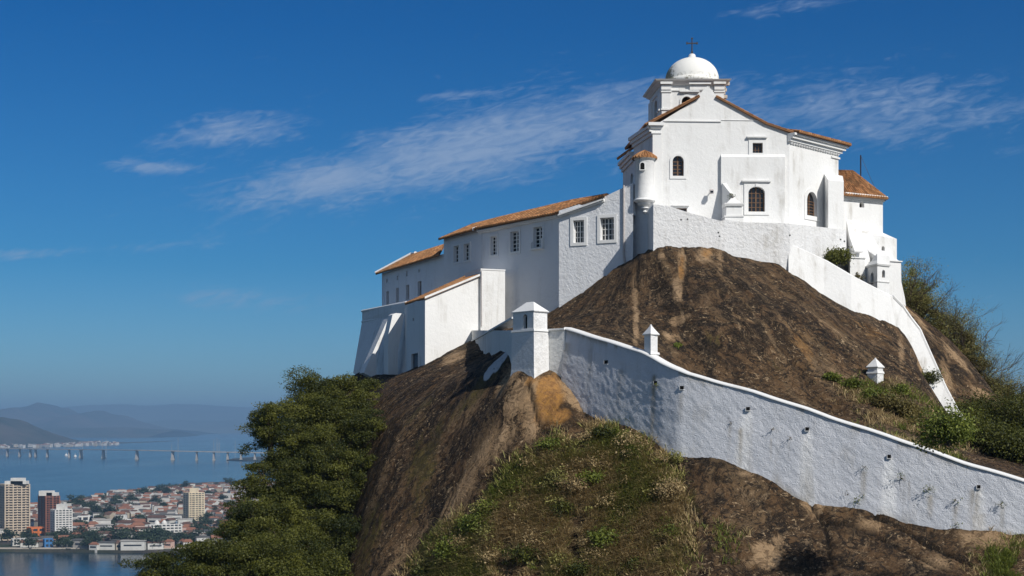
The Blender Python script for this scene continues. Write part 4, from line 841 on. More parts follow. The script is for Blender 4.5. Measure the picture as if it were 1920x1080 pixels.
# ------------------------------------------------------------------ rampart
def rampart():
    t = empty('rampart_wall', P(1275, 850, 73.4), 'long white rampart wall with a coping, running down to the right in front of the rock', 'wall')
    pts = [XY(x, d) for x, d in RAMP]; 
    # smooth the course
    L0 = [0]
    for a, b in zip(pts[:-1], pts[1:]): L0.append(L0[-1]+(b-a).length)
    tot = L0[-1]; nu = int(tot/.07); S = np.linspace(0, tot, nu+1)
    xs = np.interp(S, L0, [p.x for p in pts]); ys = np.interp(S, L0, [p.y for p in pts])
    k = 6; ker = np.hanning(2*k+1); ker /= ker.sum(); xs2 = np.convolve(np.pad(xs, k, mode='reflect', reflect_type='odd'), ker, 'valid'); ys2 = np.convolve(np.pad(ys, k, mode='reflect', reflect_type='odd'), ker, 'valid')
    tx, ty = np.gradient(xs2), np.gradient(ys2); l = np.hypot(tx, ty); nx_, ny_ = ty/l, -tx/l
    px = 960+F*xs2/ys2; zt = CZ+(HZ-np.interp(px, [a[0] for a in RTOP], [a[1] for a in RTOP]))/F*ys2
    zb = CZ+(HZ-np.interp(px, [a[0] for a in RBOT], [a[1] for a in RBOT])-14)/F*ys2-.35
    nv = 60; v = np.linspace(0, 1, nv+1); Z = zb[None]+(zt-zb)[None]*v[:, None]; X = np.repeat(xs2[None], nv+1, 0); Y = np.repeat(ys2[None], nv+1, 0)
    bat = (1-v[:, None])*.28
    d = fbm(X*.7, Y*.7, Z*.9, 3)*.035+fbm(X*4.6+9+Z*3, Y*4.6, Z*5+X*3, 3)*.020+bat
    V = np.stack([X+nx_[None]*d, Y+ny_[None]*d, Z], -1)
    n = nu+1; i = np.arange((nv+1)*n).reshape(nv+1, n); Fc = np.stack([i[:-1, :-1], i[:-1, 1:], i[1:, 1:], i[1:, :-1]], -1).reshape(-1, 4)
    PXv = 960+F*X/Y; PYv = HZ-(Z-CZ)*F/Y; wash = np.zeros(X.shape); stain = np.zeros(X.shape)
    for x, y, w_, dx in ((1402, 767, 13, -8), (1513, 805, 13, 2), (1667, 856, 14, 0), (1835, 913, 12, 4)):
        dd = PXv-x-dx*np.clip((PYv-y)/100, 0, 1.5); wash = np.maximum(wash, np.exp(-(dd/(w_*(.75+.004*(PYv-y))))**4)*np.clip((PYv-y)/10, 0, 1))
    for x, y, w_, ln, a in ((1228, 700, 4, 150, .9), (1165, 690, 5, 120, .35), (1390, 800, 5, 75, .7), (1370, 790, 2.5, 45, .5), (1447, 820, 2, 45, .5), (1480, 825, 2, 40, .5), (1620, 880, 5, 65, .7), (1745, 925, 6, 50, .7), (1793, 945, 5, 45, .6), (1828, 915, 9, 90, .8), (1880, 945, 4, 50, .5), (1062, 640, 8, 60, .6), (1278, 735, 5, 60, .4), (1838, 960, 9, 60, .5), (1705, 900, 3, 40, .5)):
        stain = np.maximum(stain, a*np.exp(-((PXv-x)/w_)**2)*np.clip((PYv-y)/6, 0, 1)*np.clip(1-(PYv-y)/ln, 0, 1)**.5)
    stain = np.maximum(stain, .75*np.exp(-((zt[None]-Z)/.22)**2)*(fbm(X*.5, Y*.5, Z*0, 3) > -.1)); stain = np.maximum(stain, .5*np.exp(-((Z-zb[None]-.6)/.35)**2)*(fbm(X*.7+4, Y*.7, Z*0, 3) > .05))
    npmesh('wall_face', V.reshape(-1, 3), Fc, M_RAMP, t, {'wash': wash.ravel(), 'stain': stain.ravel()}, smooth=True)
    # coping with bevelled outer edge, back face
    prof = [(.07, -.03), (.08, .01), (-.02, .10), (-.5, .10), (-.62, .02), (-.62, -3.0)]
    idx = np.arange(0, n, 5); vs = []; 
    for o_, h_ in prof: vs.append(np.stack([xs2[idx]+nx_[idx]*o_, ys2[idx]+ny_[idx]*o_, zt[idx]+h_+.012*np.sin(S[idx]*2.1)], -1))
    m = len(idx); V = np.concatenate(vs); j = np.arange(len(prof)*m).reshape(len(prof), m); Fc = np.stack([j[:-1, :-1], j[:-1, 1:], j[1:, 1:], j[1:, :-1]], -1).reshape(-1, 4)
    npmesh('coping', V, Fc, M_TR, t)
    for x, y in ((1136, 679, ), (1229, 718), (1278, 727), (1402, 766.5), (1513, 804.5), (1667, 856), (1835, 913)):
        D = itp(RAMP, x)-.12; nrm = Vector((-.47, -.88)); b = MB(); W_ = Wall((x-6, itp(RAMP, x-6)-.12), (x+6, itp(RAMP, x+6)-.12)); W_.box(b, x-3.2, y-3.4, x+3.2, y+3.2, .006, .3); h = b.build('drain_hole', M_BLACK, t)
        b = MB(); W_.box(b, x-4.2, y-3.2, x-3.2, y+3.2, .015, .3); W_.box(b, x-4.2, y+3.2, x+3.8, y+4.4, .02, .3); b.build('drain_sill', M_TR, h)
    # short end piece beside the guard box
    w = MB(); Eb = Wall((1026, 81.1), (1059, 80.25)); solid_poly(w, Eb, [(1026, 735), (1059.5, 745), (1059.5, 619), (1026, 619)], .8); w.build('end_wall', M_RAMP2, t)
    w = MB(); Eb.box(w, 1026, 616, 1059.5, 619.2, .1, .8); w.build('coping', M_TR, t)
    t = empty('link_wall', P(920, 660, 92), 'short shaded weathered wall between the annex and the large guard box', 'wall')
    w = MB(); Kw = Wall((884.5, 105.6), (964, 82.2)); solid_poly(w, Kw, [(884.5, 720), (964, 720), (964, 619.5), (884.5, 619.5)], .6); w.build('wall', M_RAMP2, t)
    w = MB(); Kw.box(w, 884.6, 616, 962, 619.3, .08, .7); w.build('coping', M_TR, t)
M_RAMP2 = plaster("weathered_plaster", .05, 4, .75, (.74, .74, .72))
rampart()
# ================================================================== VEGETATION
def leaf_quads(C_, size, up=.35, out=None, aspect=.55, rng=RNG):
    """one folded leaf clump (quad) per centre; returns verts, faces"""
    n = len(C_); d = rng.normal(size=(n, 3)); d[:, 2] += up
    if out is not None: d += out*.8
    d /= np.linalg.norm(d, axis=1)[:, None]; a = np.cross(d, rng.normal(size=(n, 3))); a /= np.linalg.norm(a, axis=1)[:, None]; b = np.cross(d, a)
    s = (size*rng.uniform(.6, 1.3, n))[:, None]; a = a*s; b = b*s*aspect
    V = np.stack([C_-a, C_-b*.9, C_+a, C_+b*.9], 1).reshape(-1, 3); return V, np.arange(4*n).reshape(-1, 4)
def crown_mesh(name, puffs, mat, size, dens, parent, rng=RNG, rim=.75, strands=0):
    Cs = []; O = []; T = []
    for (c, r, tone) in puffs:
        r = np.array(r); n = int(dens*(r[0]*r[1]*r[2])**(2/3)); u = rng.normal(size=(n, 3)); u /= np.linalg.norm(u, axis=1)[:, None]
        rad = rng.uniform(rim, 1.08, n)**.7; Cs.append(np.array(c)+u*rad[:, None]*r*(1+.45*np.abs(rng.normal(size=(n, 1))))+rng.normal(size=(n, 3))*.12*r); O.append(u)
        T.append(np.clip(tone+rng.normal(size=n)*.22, 0, 1))
    Cs = np.concatenate(Cs); O = np.concatenate(O); T = np.concatenate(T)
    V, Fc = leaf_quads(Cs, size, .3, O); return npmesh(name, V, Fc, mat, parent, {'tone': np.repeat(T, 4)})
def branchy(mb, base, top, r0, forks, spread, rng, depth=2, seg=4):
    p = Vector(base); q = Vector(top); pts = [p]; L_ = (q-p).length
    for i in range(1, seg+1): pts.append(p.lerp(q, i/seg)+Vector(rng.normal(size=3))*L_*.035)
    mb.tube(pts, [r0*(1-.65*i/seg) for i in range(seg+1)], 5 if r0 > .03 else 3)
    if depth > 0:
        for k in range(forks):
            t = .35+.6*(k+.5)/forks; b = pts[int(t*seg)]; d = (q-p).normalized()+Vector(rng.normal(size=3))*spread; d.z += .1
            branchy(mb, b, b+d.normalized()*L_*rng.uniform(.4, .62), r0*.5, forks, spread, rng, depth-1, 3)
def tree(px, py, D, rx, rz, label, nlobes=10, tone=.45, foot=None, mat=None, size=.06, dens=3900, group='trees left of the rock', cat='tree', lean=0):
    rx, rz = rx*1.22, rz*1.2; c = P(px, py, D); rng = np.random.default_rng(int(px*31+py)); fz = c.z-rz*1.5 if foot is None else foot
    t = empty('broadleaf_tree', (c.x+lean, c.y+.5, fz), label, cat, group)
    tr = MB(); base = (c.x+lean, c.y+.5, fz); tr.tube([base, (c.x+lean*.6, c.y+.4, (fz+c.z)/2), (c.x, c.y+.2, c.z)], [.24, .17, .08], 8)
    puffs = []
    for i in range(nlobes):
        u = rng.normal(size=3); u /= np.linalg.norm(u); u[2] = u[2]*.9+.1; k = rng.uniform(.45, .88)
        lc = np.array(c)+u*np.array([rx, rx*.8, rz])*k; r = rng.uniform(.26, .42)*rx
        branchy(tr, (c.x, c.y+.2, c.z-rz*.5), tuple(lc), .07, 2, .35, rng, 1, 3)
        for j in range(8):
            v = rng.normal(size=3)*.6; puffs.append((lc+v*r, (r*rng.uniform(.3, .68), r*rng.uniform(.3, .68), r*rng.uniform(.17, .36)), tone+rng.normal()*.28))
    dt = rng.normal()*.12; puffs = [(a, b, c_+dt) for a, b, c_ in puffs]; tr.build('trunk', M_BARK, t); crown_mesh('crown', puffs, mat or M_LEAF, size, dens, t, rng)
    return t
TREES = [(632, 748, 94, 1.7, 1.2, 'rounded tree top just left of the leaning buttress', 10), (585, 762, 92, 2.3, 1.9, 'dark green tree crown standing highest, left of the terrace buttresses', 13), (505, 795, 90, 1.6, 1.5, 'tree leaning out over the bay in front of the bridge end', 9),
 (655, 757, 98.5, 1.8, 1.5, 'sparser tree touching the rock below the terrace wall', 9), (650, 835, 90.5, 2.0, 1.9, 'tree against the dark rock face, below the sparser tree', 11), (560, 860, 89, 2.2, 1.7, 'tree in the middle of the leafy slope, right of the far shore houses', 12),
 (505, 925, 87, 1.75, 1.6, 'tree whose edge hides the right end of the town', 10), (610, 930, 88, 2.2, 1.8, 'broad tree low on the slope beside the rock edge', 12), (462, 985, 84, 1.8, 1.4, 'tree just below and right of the beige town tower', 11),
 (530, 1000, 84, 2.3, 1.8, 'large shaded tree at the bottom of the leafy slope', 12), (615, 1030, 84, 2.0, 1.7, 'tree at the bottom edge beside the brown rock', 11), (385, 1055, 80, 1.8, 1.2, 'low tree over the near water, second from the left', 10),
 (310, 1085, 78, 1.4, 1.0, 'lowest and leftmost tree over the near water', 8), (460, 1065, 79, 2.2, 1.5, 'tree at the bottom edge below the town tower', 11), (560, 1090, 80, 2.2, 1.5, 'tree at the very bottom between two larger ones', 10), (655, 905, 88, 1.3, 1.5, 'narrow tree squeezed against the cliff', 8), (680, 800, 94, 1.1, 1.1, 'small tree on the rock below the two buttresses', 7)]
for a in TREES: tree(*a)
def bush(h, r, label, mat=None, tone=.5, size=.075, dens=1500, group='shrubs on the rock', name='shrub', flat=.75, n=7, cat='shrub'):
    if h is None: return
    r = r*1.25; rng = np.random.default_rng(int(abs(h[0]*131+h[1]*17))); t = empty(name, h, label, cat, group); st = MB(); puffs = []
    for i in range(n):
        a = rng.uniform(0, 2*math.pi); k = rng.uniform(0, .7)*r; c = np.array([h[0]+k*math.cos(a), h[1]+k*math.sin(a)*.8, h[2]+r*flat*rng.uniform(.25, .9)])
        st.tube([h, tuple((np.array(h)+c)/2+[0, 0, .05]), tuple(c)], [.03*r+.012, .02*r+.008, .01], 4); q = rng.uniform(.3, .5)*r; puffs.append((c, (q, q, q*.75), tone+rng.normal()*.15))
    st.build('stem', M_TWIG, t); crown_mesh('crown', puffs, mat or M_LEAF2, size, dens, t, rng, rim=.3); return t
def hz(px, py, inner): return hit(px, py, T=T_IN if inner else T_OUT)
# green shrubs below the rampart
for px, py, r, lb in ((1035, 838, .75, 'green shrub under the orange rock patch'), (1135, 815, .7, 'shrub under the dark hollow at the foot of the rampart'), (1110, 905, .8, 'bright green shrub in the middle of the dry scrub'), (1180, 860, .6, 'shrub beside the pale rock blocks'),
    (890, 985, 1.0, 'bright green shrub at the left edge of the dry scrub'), (850, 1035, 1.1, 'large green shrub above the bottom edge, left in the scrub'), (925, 955, .7, 'shrub uphill of the bright green one at the scrub edge'), (1130, 1020, .9, 'green shrub right of centre near the bottom edge'), (1060, 960, .7, 'round shrub in the centre of the scrub'),
    (985, 1050, .9, 'shrub at the bottom edge in the middle of the scrub'), (1180, 960, .6, 'small shrub near the right edge of the scrub'), (800, 1075, .8, 'lowest left shrub at the foot of the rock'), (1240, 870, .45, 'small yellow-green plant by the corner of the rampart'), (980, 870, .55, 'olive shrub at the upper left edge of the scrub'), (1040, 900, .6, 'shrub below the one under the orange patch'),
    (1190, 1065, .8, 'shrub at the bottom edge by the dark smooth rock'), (1085, 1070, .8, 'shrub at the bottom edge between two others')):
    bush(hz(px, py+12, 0), r*.85, lb, tone=.5 if 'bright' in lb else .3, n=9, mat=M_LEAF2 if 'green' in lb else M_LEAF, flat=.6)
_r = np.random.default_rng(21); _k = 0
while _k < 120:
    px, py = _r.uniform(800, 1270), _r.uniform(830, 1085)
    if px < 1030-(py-800)*.85: continue
    h = hz(px, py, 0)
    if h: _k += 1; q = int(_r.choice((0, 0, 1, 2, 2, 2))); bush(h, float(_r.uniform(.2, .62)**1.0*(1.35 if _k % 5 == 0 else 1)), ('small olive shrub scattered in the dry scrub', 'small green shrub scattered in the dry scrub', 'small dry brown shrub scattered in the dry scrub')[q], mat=(M_OLV, M_LEAF2, M_DRY)[q], tone=.35, n=6, size=.06, dens=1200, flat=.8, group='small shrubs in the dry scrub')
# slope right of the upper dome
for px, py, r, lb, m in ((1650, 756, .8, 'green bush in front of the small shrine', 0), (1598, 732, .6, 'low bush left of the small shrine', 0), (1692, 742, .55, 'small bush right of the small shrine', 0), (1660, 770, 0.91, 'bush below the small shrine', 1), (1700, 790, 0.91, 'olive bush under the shrine bushes', 1),
    (1742, 722, .8, 'dark green bush leaning over the stair parapet', 2), (1812, 828, .6, 'bush at the foot of the stair parapet', 0), (1830, 835, 1.69, 'dense green bush above the rampart on the right', 2), (1880, 850, 1.56, 'dense bush near the right edge above the rampart', 2),
    (1780, 840, 1.17, 'yellow-green bush behind the rampart coping', 0), (1730, 815, .8, 'scrubby bush on the brown slope above the rampart', 1), (1560, 718, .45, 'tiny bush at the left end of the shrine bushes', 0), (1930, 870, 1.56, 'bush cut by the right edge above the rampart', 2), (1272, 686, .16, 'small tuft behind the pinnacle on the rampart', 0), 
    (1880, 800, 1.82, 'dark bush at the foot of the far rock slope', 2), (1820, 790, 1.30, 'bush between the parapet and the far rock slope', 2), (1925, 825, 1.95, 'dark bush at the right edge under the bare trees', 2)):
    bush(hz(px, py, 1), r, lb, mat=(M_LEAF2, M_LEAFD, M_LEAF)[m], tone=.5, n=9, size=.08)
bush(tuple(P(1568, 512, 101.0)), .95, 'leafy bush behind the stair parapet against the white wall', mat=M_LEAF, tone=.75, size=.09, n=9, flat=1.3, group='bushes by the church')
bush(tuple(P(1610, 530, 100.9)), .35, 'little bush at the foot of the flat-topped kiosk', mat=M_LEAFD, tone=.3, n=5, flat=1.2, group='bushes by the church')
bush(tuple(P(1374, 374, 98.4)), .26, 'small plant growing on top of the pillar on the church front', mat=M_LEAF, tone=.3, n=5, size=.05, flat=1.3, group='bushes by the church')
# weeds rooted in the rampart
def weed(px, py, r, lb):
    r = r*1.45
    D = itp(RAMP, px)-.16; c = P(px, py, D); rng = np.random.default_rng(int(px)); t = empty('wall_weed', c, lb, 'weed', 'weeds growing out of the rampart'); st = MB()
    for i in range(6):
        d = Vector((rng.normal()*.6-.25, -rng.uniform(.1, .5), rng.normal()*.5+.25)).normalized()*r*rng.uniform(.5, 1.1); st.tube([c, c+d*.5+Vector((0, 0, .03)), c+d], [.012, .008, .004], 4)
    st.build('stem', M_TWIG, t); crown_mesh('leaves', [(np.array(c)+np.array([-.05, -.1, .03])+rng.normal(size=3)*r*.25, (r*.6, r*.3, r*.55), .3) for _ in range(4)], M_LEAFD if r < .2 else M_LEAF2, .045, 500, t, rng, .2)
for q in ((1690, 897, .2, 'round weed right of the third drain hole on the rampart'), (1742, 919, .24, 'weed with side shoots in the middle of the rampart'), (1793, 938, .17, 'weed left of the last drain hole on the rampart'), (1878, 945, .18, 'weed with a long shoot right of the last drain hole'), (1589, 925, .13, 'tiny round weed near the foot of the rampart'),
          (1612, 941, .25, 'yellowish weeds at the foot of the rampart'), (1621, 877, .14, 'dry twig growing below the third drain hole'), (1450, 806, .11, 'thin dry twig right of the second drain hole'), (1482, 822, .11, 'small hooked twig left of the third drain hole'), (1371, 793, .09, 'small hooked twig left of the second drain hole'), (1229, 722, .16, 'dark weed in the blue shade below the pinnacle'), (1795, 987, .2, 'low green tuft at the rampart foot')): weed(*q)
# dry scrub and grass below the rampart
def inpoly(x, y, poly):
    ins = np.zeros(np.shape(x), bool); n = len(poly)
    for i in range(n):
        x1, y1 = poly[i]; x2, y2 = poly[(i+1) % n]; ins ^= ((y1 > y) != (y2 > y)) & (x < (x2-x1)*(y-y1)/((y2-y1) or 1e-9)+x1)
    return ins
def scrub(name, label, cat, poly, T, n, hgt, mats, lo, hi, seed, keep=.0, wid=.012):
    rng = np.random.default_rng(seed); x0, x1 = min(p[0] for p in poly), max(p[0] for p in poly); y0, y1 = min(p[1] for p in poly), max(p[1] for p in poly)
    hs = [hit(a, min(b, 1088), T=T) for a, b in poly]; gx = [(h[0], h[1]) for h in hs if h]
    bx0, bx1 = min(g[0] for g in gx)-1, max(g[0] for g in gx)+1; by0, by1 = min(g[1] for g in gx)-2, max(g[1] for g in gx)+1
    m = int(n*3.2); X = rng.uniform(bx0, bx1, m); Y = rng.uniform(by0, by1, m); Z = ground(X, Y)
    ok = inpoly(960+F*X/Y+rng.normal(size=m)*22, HZ-F*(Z-CZ)/Y+rng.normal(size=m)*16, poly) & (fbm(X*.55+seed, Y*.55, X*0, 4) > keep) & (inner_mask(X, Y) == (T is T_IN))
    X, Y, Z = X[ok][:n], Y[ok][:n], Z[ok][:n]; g = fbm(X*.5+3, Y*.5+seed, X*0, 4); gg = g+rng.normal(size=len(X))*.16
    for k, (mat, lo_, hi_) in enumerate(mats):
        s = (gg > lo_) & (gg <= hi_); x, y, z = X[s], Y[s], Z[s]; m = len(x)
        if not m: continue
        nb = 7; x, y, z = [np.repeat(q, nb) for q in (x, y, z)]; m = len(x); x = x+rng.normal(size=m)*.10; y = y+rng.normal(size=m)*.10
        h = hgt*rng.uniform(.4, 1.25, m); lean = rng.normal(size=(m, 2))*.85; w = wid*rng.uniform(.7, 1.8, m); a = rng.uniform(0, math.pi, m); dx, dy = np.cos(a)*w, np.sin(a)*w
        b = np.stack([x, y, z-.05], -1); md = np.stack([x+lean[:, 0]*h*.45, y+lean[:, 1]*h*.45, z+h*.6], -1); tp = np.stack([x+lean[:, 0]*h, y+lean[:, 1]*h, z+h*(.95-.3*np.abs(lean[:, 0]))], -1)
        o = np.stack([dx, dy, dx*0], -1); V = np.stack([b-o, b+o, md+o*.8, md-o*.8, tp+o*.2, tp-o*.2], 1).reshape(-1, 3); i = np.arange(m)*6; Fc = np.concatenate([np.stack([i, i+1, i+2, i+3], -1), np.stack([i+3, i+2, i+4, i+5], -1)])
        o_ = npmesh(name, V, Fc, mat, None, {'tone': np.repeat(np.clip(rng.uniform(0, 1, m)*.8+.1, 0, 1), 6)}); tag(o_, label[k], cat, None, 'stuff')
SCR = [(1105, 820), (1150, 825), (1195, 850), (1232, 885), (1255, 930), (1262, 1000), (1275, 1090), (770, 1090), (800, 1055), (850, 1000), (905, 960), (955, 925), (985, 885), (1030, 858), (1070, 835)]
scrub('dry_grass', ['dry brown grass covering the slope below the rampart', 'low olive growth mixed into the dry grass below the rampart', 'greener grass patches in the dry grass below the rampart'], 'grass', SCR, T_OUT, 40000, .42, ((M_DRY, -9, .1), (M_OLV, .1, .42), (M_LEAF2, .42, 9)), 0, 0, 3, keep=-.22, wid=.015)
scrub('dry_grass', ['dry grass tufts in the rock joint at the bottom', 'green growth in the rock joint at the bottom'], 'grass', [(1255, 1000), (1330, 1005), (1375, 985), (1400, 1000), (1360, 1030), (1300, 1050), (1255, 1060)], T_OUT, 420, .38, ((M_DRY, -9, .1), (M_LEAF2, .1, 9)), 0, 0, 5, keep=-.3)
scrub('dry_grass', ['dry scrub on the slope around the small shrine', 'green low growth around the small shrine'], 'grass', [(1560, 710), (1600, 725), (1680, 725), (1740, 760), (1780, 800), (1800, 850), (1740, 840), (1660, 800), (1630, 770)], T_IN, 3800, .4, ((M_DRY, -9, .0), (M_LEAF2, .0, 9)), 0, 0, 8, keep=-.1)
scrub('dry_grass', ['dry grass at the lower right corner under the rampart', 'green growth at the lower right corner under the rampart'], 'grass', [(1850, 1060), (1880, 1020), (1960, 1015), (1960, 1090), (1850, 1090)], T_OUT, 900, .35, ((M_DRY, -9, .0), (M_LEAF2, .0, 9)), 0, 0, 11, keep=-.1)
scrub('dry_grass', ['dry tufts along the back of the rampart', 'green tufts along the back of the rampart'], 'grass', [(1045, 600), (1120, 632), (1210, 655), (1320, 700), (1300, 680), (1230, 640), (1150, 628), (1080, 600)], T_IN, 420, .25, ((M_DRY, -9, -.05), (M_LEAF2, -.05, 9)), 0, 0, 13, keep=0)
# bare trees along the right ridge
def bare(px, pt, pb, D, lb, n=9, seed=0):
    rng = np.random.default_rng(seed+int(px)); b = P(px, pb, D); tp = P(px, pt, D); t = empty('bare_tree', b, lb, 'bare tree', 'bare trees on the right ridge'); H = (tp-b).length; tr = MB()
    for k in range(n):
        q = b.lerp(tp, .62)+Vector((rng.normal()*H*.26+H*.06, rng.normal()*H*.3, -abs(rng.normal())*H*.15)); branchy(tr, b+Vector((rng.normal()*.3, rng.normal()*.3, -.4)), q, .014+.006*H, 4, .36, rng, 3, 4)
    tr.build('branches', M_TWIG, t); rf = []
    for k in range(20): c = b.lerp(tp, rng.uniform(.05, .72)); rf.append((np.array(c)+rng.normal(size=3)*H*.16, (H*.17, H*.17, H*.13), .25))
    crown_mesh('leaves', rf, M_OLV, .05, 620, t, rng, .1)
for i, (px, pt, pb, D, lb) in enumerate(((1700, 470, 590, 112, 'bare tree rising right behind the hermitage block'), (1725, 505, 620, 112, 'second bare tree from the hermitage block, with a wide crown'), (1758, 540, 655, 112, 'bare tree on the upper ridge with branches spread to the right'), (1790, 545, 685, 112, 'tallest bare tree standing out against the sky on the ridge'),
     (1812, 600, 700, 112, 'bare tree just below the tallest one on the ridge'), (1838, 625, 730, 111, 'bare tree halfway down the right ridge'), (1866, 660, 760, 111, 'bare tree on the lower ridge'), (1893, 690, 790, 110, 'bare tree near the right edge of the ridge'), (1918, 720, 820, 109, 'bare tree cut by the right edge'), (1945, 760, 850, 108, 'lowest bare tree beyond the right edge'))):
    bare(px, pt, pb, D, lb, seed=i)
for px, py, D, rx, rz, lb in ((1705, 545, 113, 1.5, 1.6, 'yellow-green tree tucked behind the hermitage block'), (1730, 590, 112.5, 1.4, 1.2, 'olive bush under the bare trees at the top of the ridge'), (1768, 628, 112, 1.4, 1.2, 'olive bush on the upper ridge behind the rock edge'), (1800, 668, 112, 1.4, 1.1, 'olive bush halfway along the ridge'),
    (1832, 708, 111, 1.3, 1.1, 'olive bush below the middle of the ridge'), (1865, 745, 110.5, 1.4, 1.1, 'olive bush on the lower ridge'), (1898, 780, 109.5, 1.5, 1.2, 'olive bush at the lower end of the ridge'), (1935, 815, 108, 1.6, 1.3, 'olive bush at the right edge of the ridge')):
    tree(px, py-6, D, rx*1.05, rz*1.05, lb, nlobes=8, tone=.3, mat=M_LEAFD if 'olive' in lb else M_LEAF2, size=.06, dens=2600, group='green growth on the right ridge', foot=P(px, py, D).z-rz*1.2, cat='bush' if 'bush' in lb else 'tree')
# ================================================================== WATER, FAR SHORES
def sheet(name, pts, z, mat, kind='structure'):
    m = MB(); m.add([(x, y, z) for x, y in pts], [tuple(range(len(pts)))]); return tag(m.build(name, mat), kind=kind)
m = MB(); m.add([(-60000, -3000, 0), (60000, -3000, 0), (60000, 70000, 0), (-60000, 70000, 0)], [(0, 1, 2, 3)]); tag(m.build('bay_water', M_WATER, auto=True), kind='structure')
def D_at(py, z=0): return (CZ-z)*F/(py-HZ)
def XYp(px, py, z=0): D = D_at(py, z); return ((px-960)/F*D, D)
M_TOWNG = Mt("town_ground"); _n = M_TOWNG.noise(.02, 6, .7); _v = M_TOWNG.noise(.006, 5, .7)
M_TOWNG = M_TOWNG.fin(M_TOWNG.mix(M_TOWNG.rng(_v, .45, .6), M_TOWNG.mix(M_TOWNG.rng(_n, .4, .6), (.055, .05, .045), (.11, .095, .08)), (.035, .05, .025)), .95, .1)
shore = [(-700, 1035), (-200, 1035), (0, 1035), (150, 1036), (320, 1038), (420, 1038), (700, 1036), (1500, 1030), (1500, 915), (900, 908), (600, 905), (435, 905.5), (385, 906), (330, 911), (280, 918), (230, 922), (190, 928), (150, 937), (110, 944), (0, 950), (-700, 960)]
m = MB(); a = [XYp(x, y) for x, y in shore]; a = a[::-1] if False else a
m.frus([(x, y, -2) for x, y in a], [(x, y, 2.2) for x, y in a]); tag(m.build('peninsula', M_TOWNG), kind='structure')
m = MB(); a = [XYp(x, 1033.5) for x in range(-300, 1500, 60)]; 
m.frus([(x, y-2.5, -1) for x, y in a]+[(x, y+3, -1) for x, y in a[::-1]], [(x, y-2.5, 3.0) for x, y in a]+[(x, y+3, 3.0) for x, y in a[::-1]]); tag(m.build('sea_wall', M_STONE), 'low stone sea wall along the near edge of the town', 'sea wall')
def hills(name, ridge, D0, depth, base_py, mat, seed, step=6, rough=.12, kind='structure'):
    """ridge: (px,row) of the crest at distance D0; a real range of hills that rises from the shore in front of it"""
    x0, x1 = ridge[0][0], ridge[-1][0]; n = int((x1-x0)/step); px = np.linspace(x0, x1, n); crest = CZ+(HZ-np.interp(px, [r[0] for r in ridge], [r[1] for r in ridge]))/F*D0
    m = 26; v = np.linspace(0, 1, m); X = ((px-960)/F)[None]*D0+0*v[:, None]; Y = D0-depth+2*depth*v[:, None]+0*X
    f = np.sin(np.pi*np.clip(v, 0, 1))[:, None]**1.3; s = depth*.22; nz = fbm(X/s+seed, Y/s, X*0, 6, .55); nz = nz+.12-np.abs(fbm(X/s*1.7+9, Y/s*1.7, X*0, 4))*1.6
    Z = np.maximum(crest[None], 2)*f*(1+rough*2*nz*(1-f*.55))-(1-f)*6; V = np.stack([X, Y, Z], -1).reshape(-1, 3); i = np.arange(m*n).reshape(m, n)
    Fc = np.stack([i[:-1, :-1], i[:-1, 1:], i[1:, 1:], i[1:, :-1]], -1).reshape(-1, 4); return tag(npmesh(name, V, Fc, mat, smooth=True), kind=kind)
def hillm(name, a, b, sc):
    m = Mt(name); n = m.noise(sc, 6, .7); m.bump(n, .1/sc); return m.fin(m.mix(m.rng(n, .4, .62), a, b), .95, .1)
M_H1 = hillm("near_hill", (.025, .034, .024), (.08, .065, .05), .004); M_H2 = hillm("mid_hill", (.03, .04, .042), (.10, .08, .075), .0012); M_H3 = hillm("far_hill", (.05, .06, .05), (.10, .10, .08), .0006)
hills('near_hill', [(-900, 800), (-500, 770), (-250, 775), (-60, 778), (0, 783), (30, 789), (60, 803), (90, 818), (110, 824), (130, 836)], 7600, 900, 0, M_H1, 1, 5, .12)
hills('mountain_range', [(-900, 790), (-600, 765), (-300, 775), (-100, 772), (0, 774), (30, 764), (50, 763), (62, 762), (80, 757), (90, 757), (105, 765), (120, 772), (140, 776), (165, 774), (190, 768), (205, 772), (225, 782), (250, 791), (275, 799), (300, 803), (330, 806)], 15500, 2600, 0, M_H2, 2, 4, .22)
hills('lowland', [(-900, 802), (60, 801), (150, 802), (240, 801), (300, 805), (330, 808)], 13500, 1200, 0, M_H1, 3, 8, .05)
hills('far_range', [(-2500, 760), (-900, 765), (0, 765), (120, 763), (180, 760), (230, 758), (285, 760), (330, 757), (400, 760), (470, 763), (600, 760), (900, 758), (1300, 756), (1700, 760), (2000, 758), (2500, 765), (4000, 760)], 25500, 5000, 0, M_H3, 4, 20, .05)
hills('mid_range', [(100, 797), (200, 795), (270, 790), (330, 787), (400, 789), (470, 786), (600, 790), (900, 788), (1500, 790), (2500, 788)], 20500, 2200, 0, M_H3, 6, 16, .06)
# sand spit and far islet in the bay
for nm, pts in (('sand_spit', [(-300, 848), (0, 842), (100, 838), (180, 834), (240, 831), (330, 827), (240, 830), (150, 828), (60, 828), (-300, 828)]), ('bridge_shore', [(425, 863.5), (460, 865), (540, 866), (700, 868), (1100, 868), (1100, 852), (600, 855), (480, 858), (440, 861)])):
    m = MB(); a = [XYp(x, y) for x, y in pts]; m.frus([(x, y, -2) for x, y in a], [(x, y, 3) for x, y in a]); tag(m.build(nm, M_H1), kind='structure')
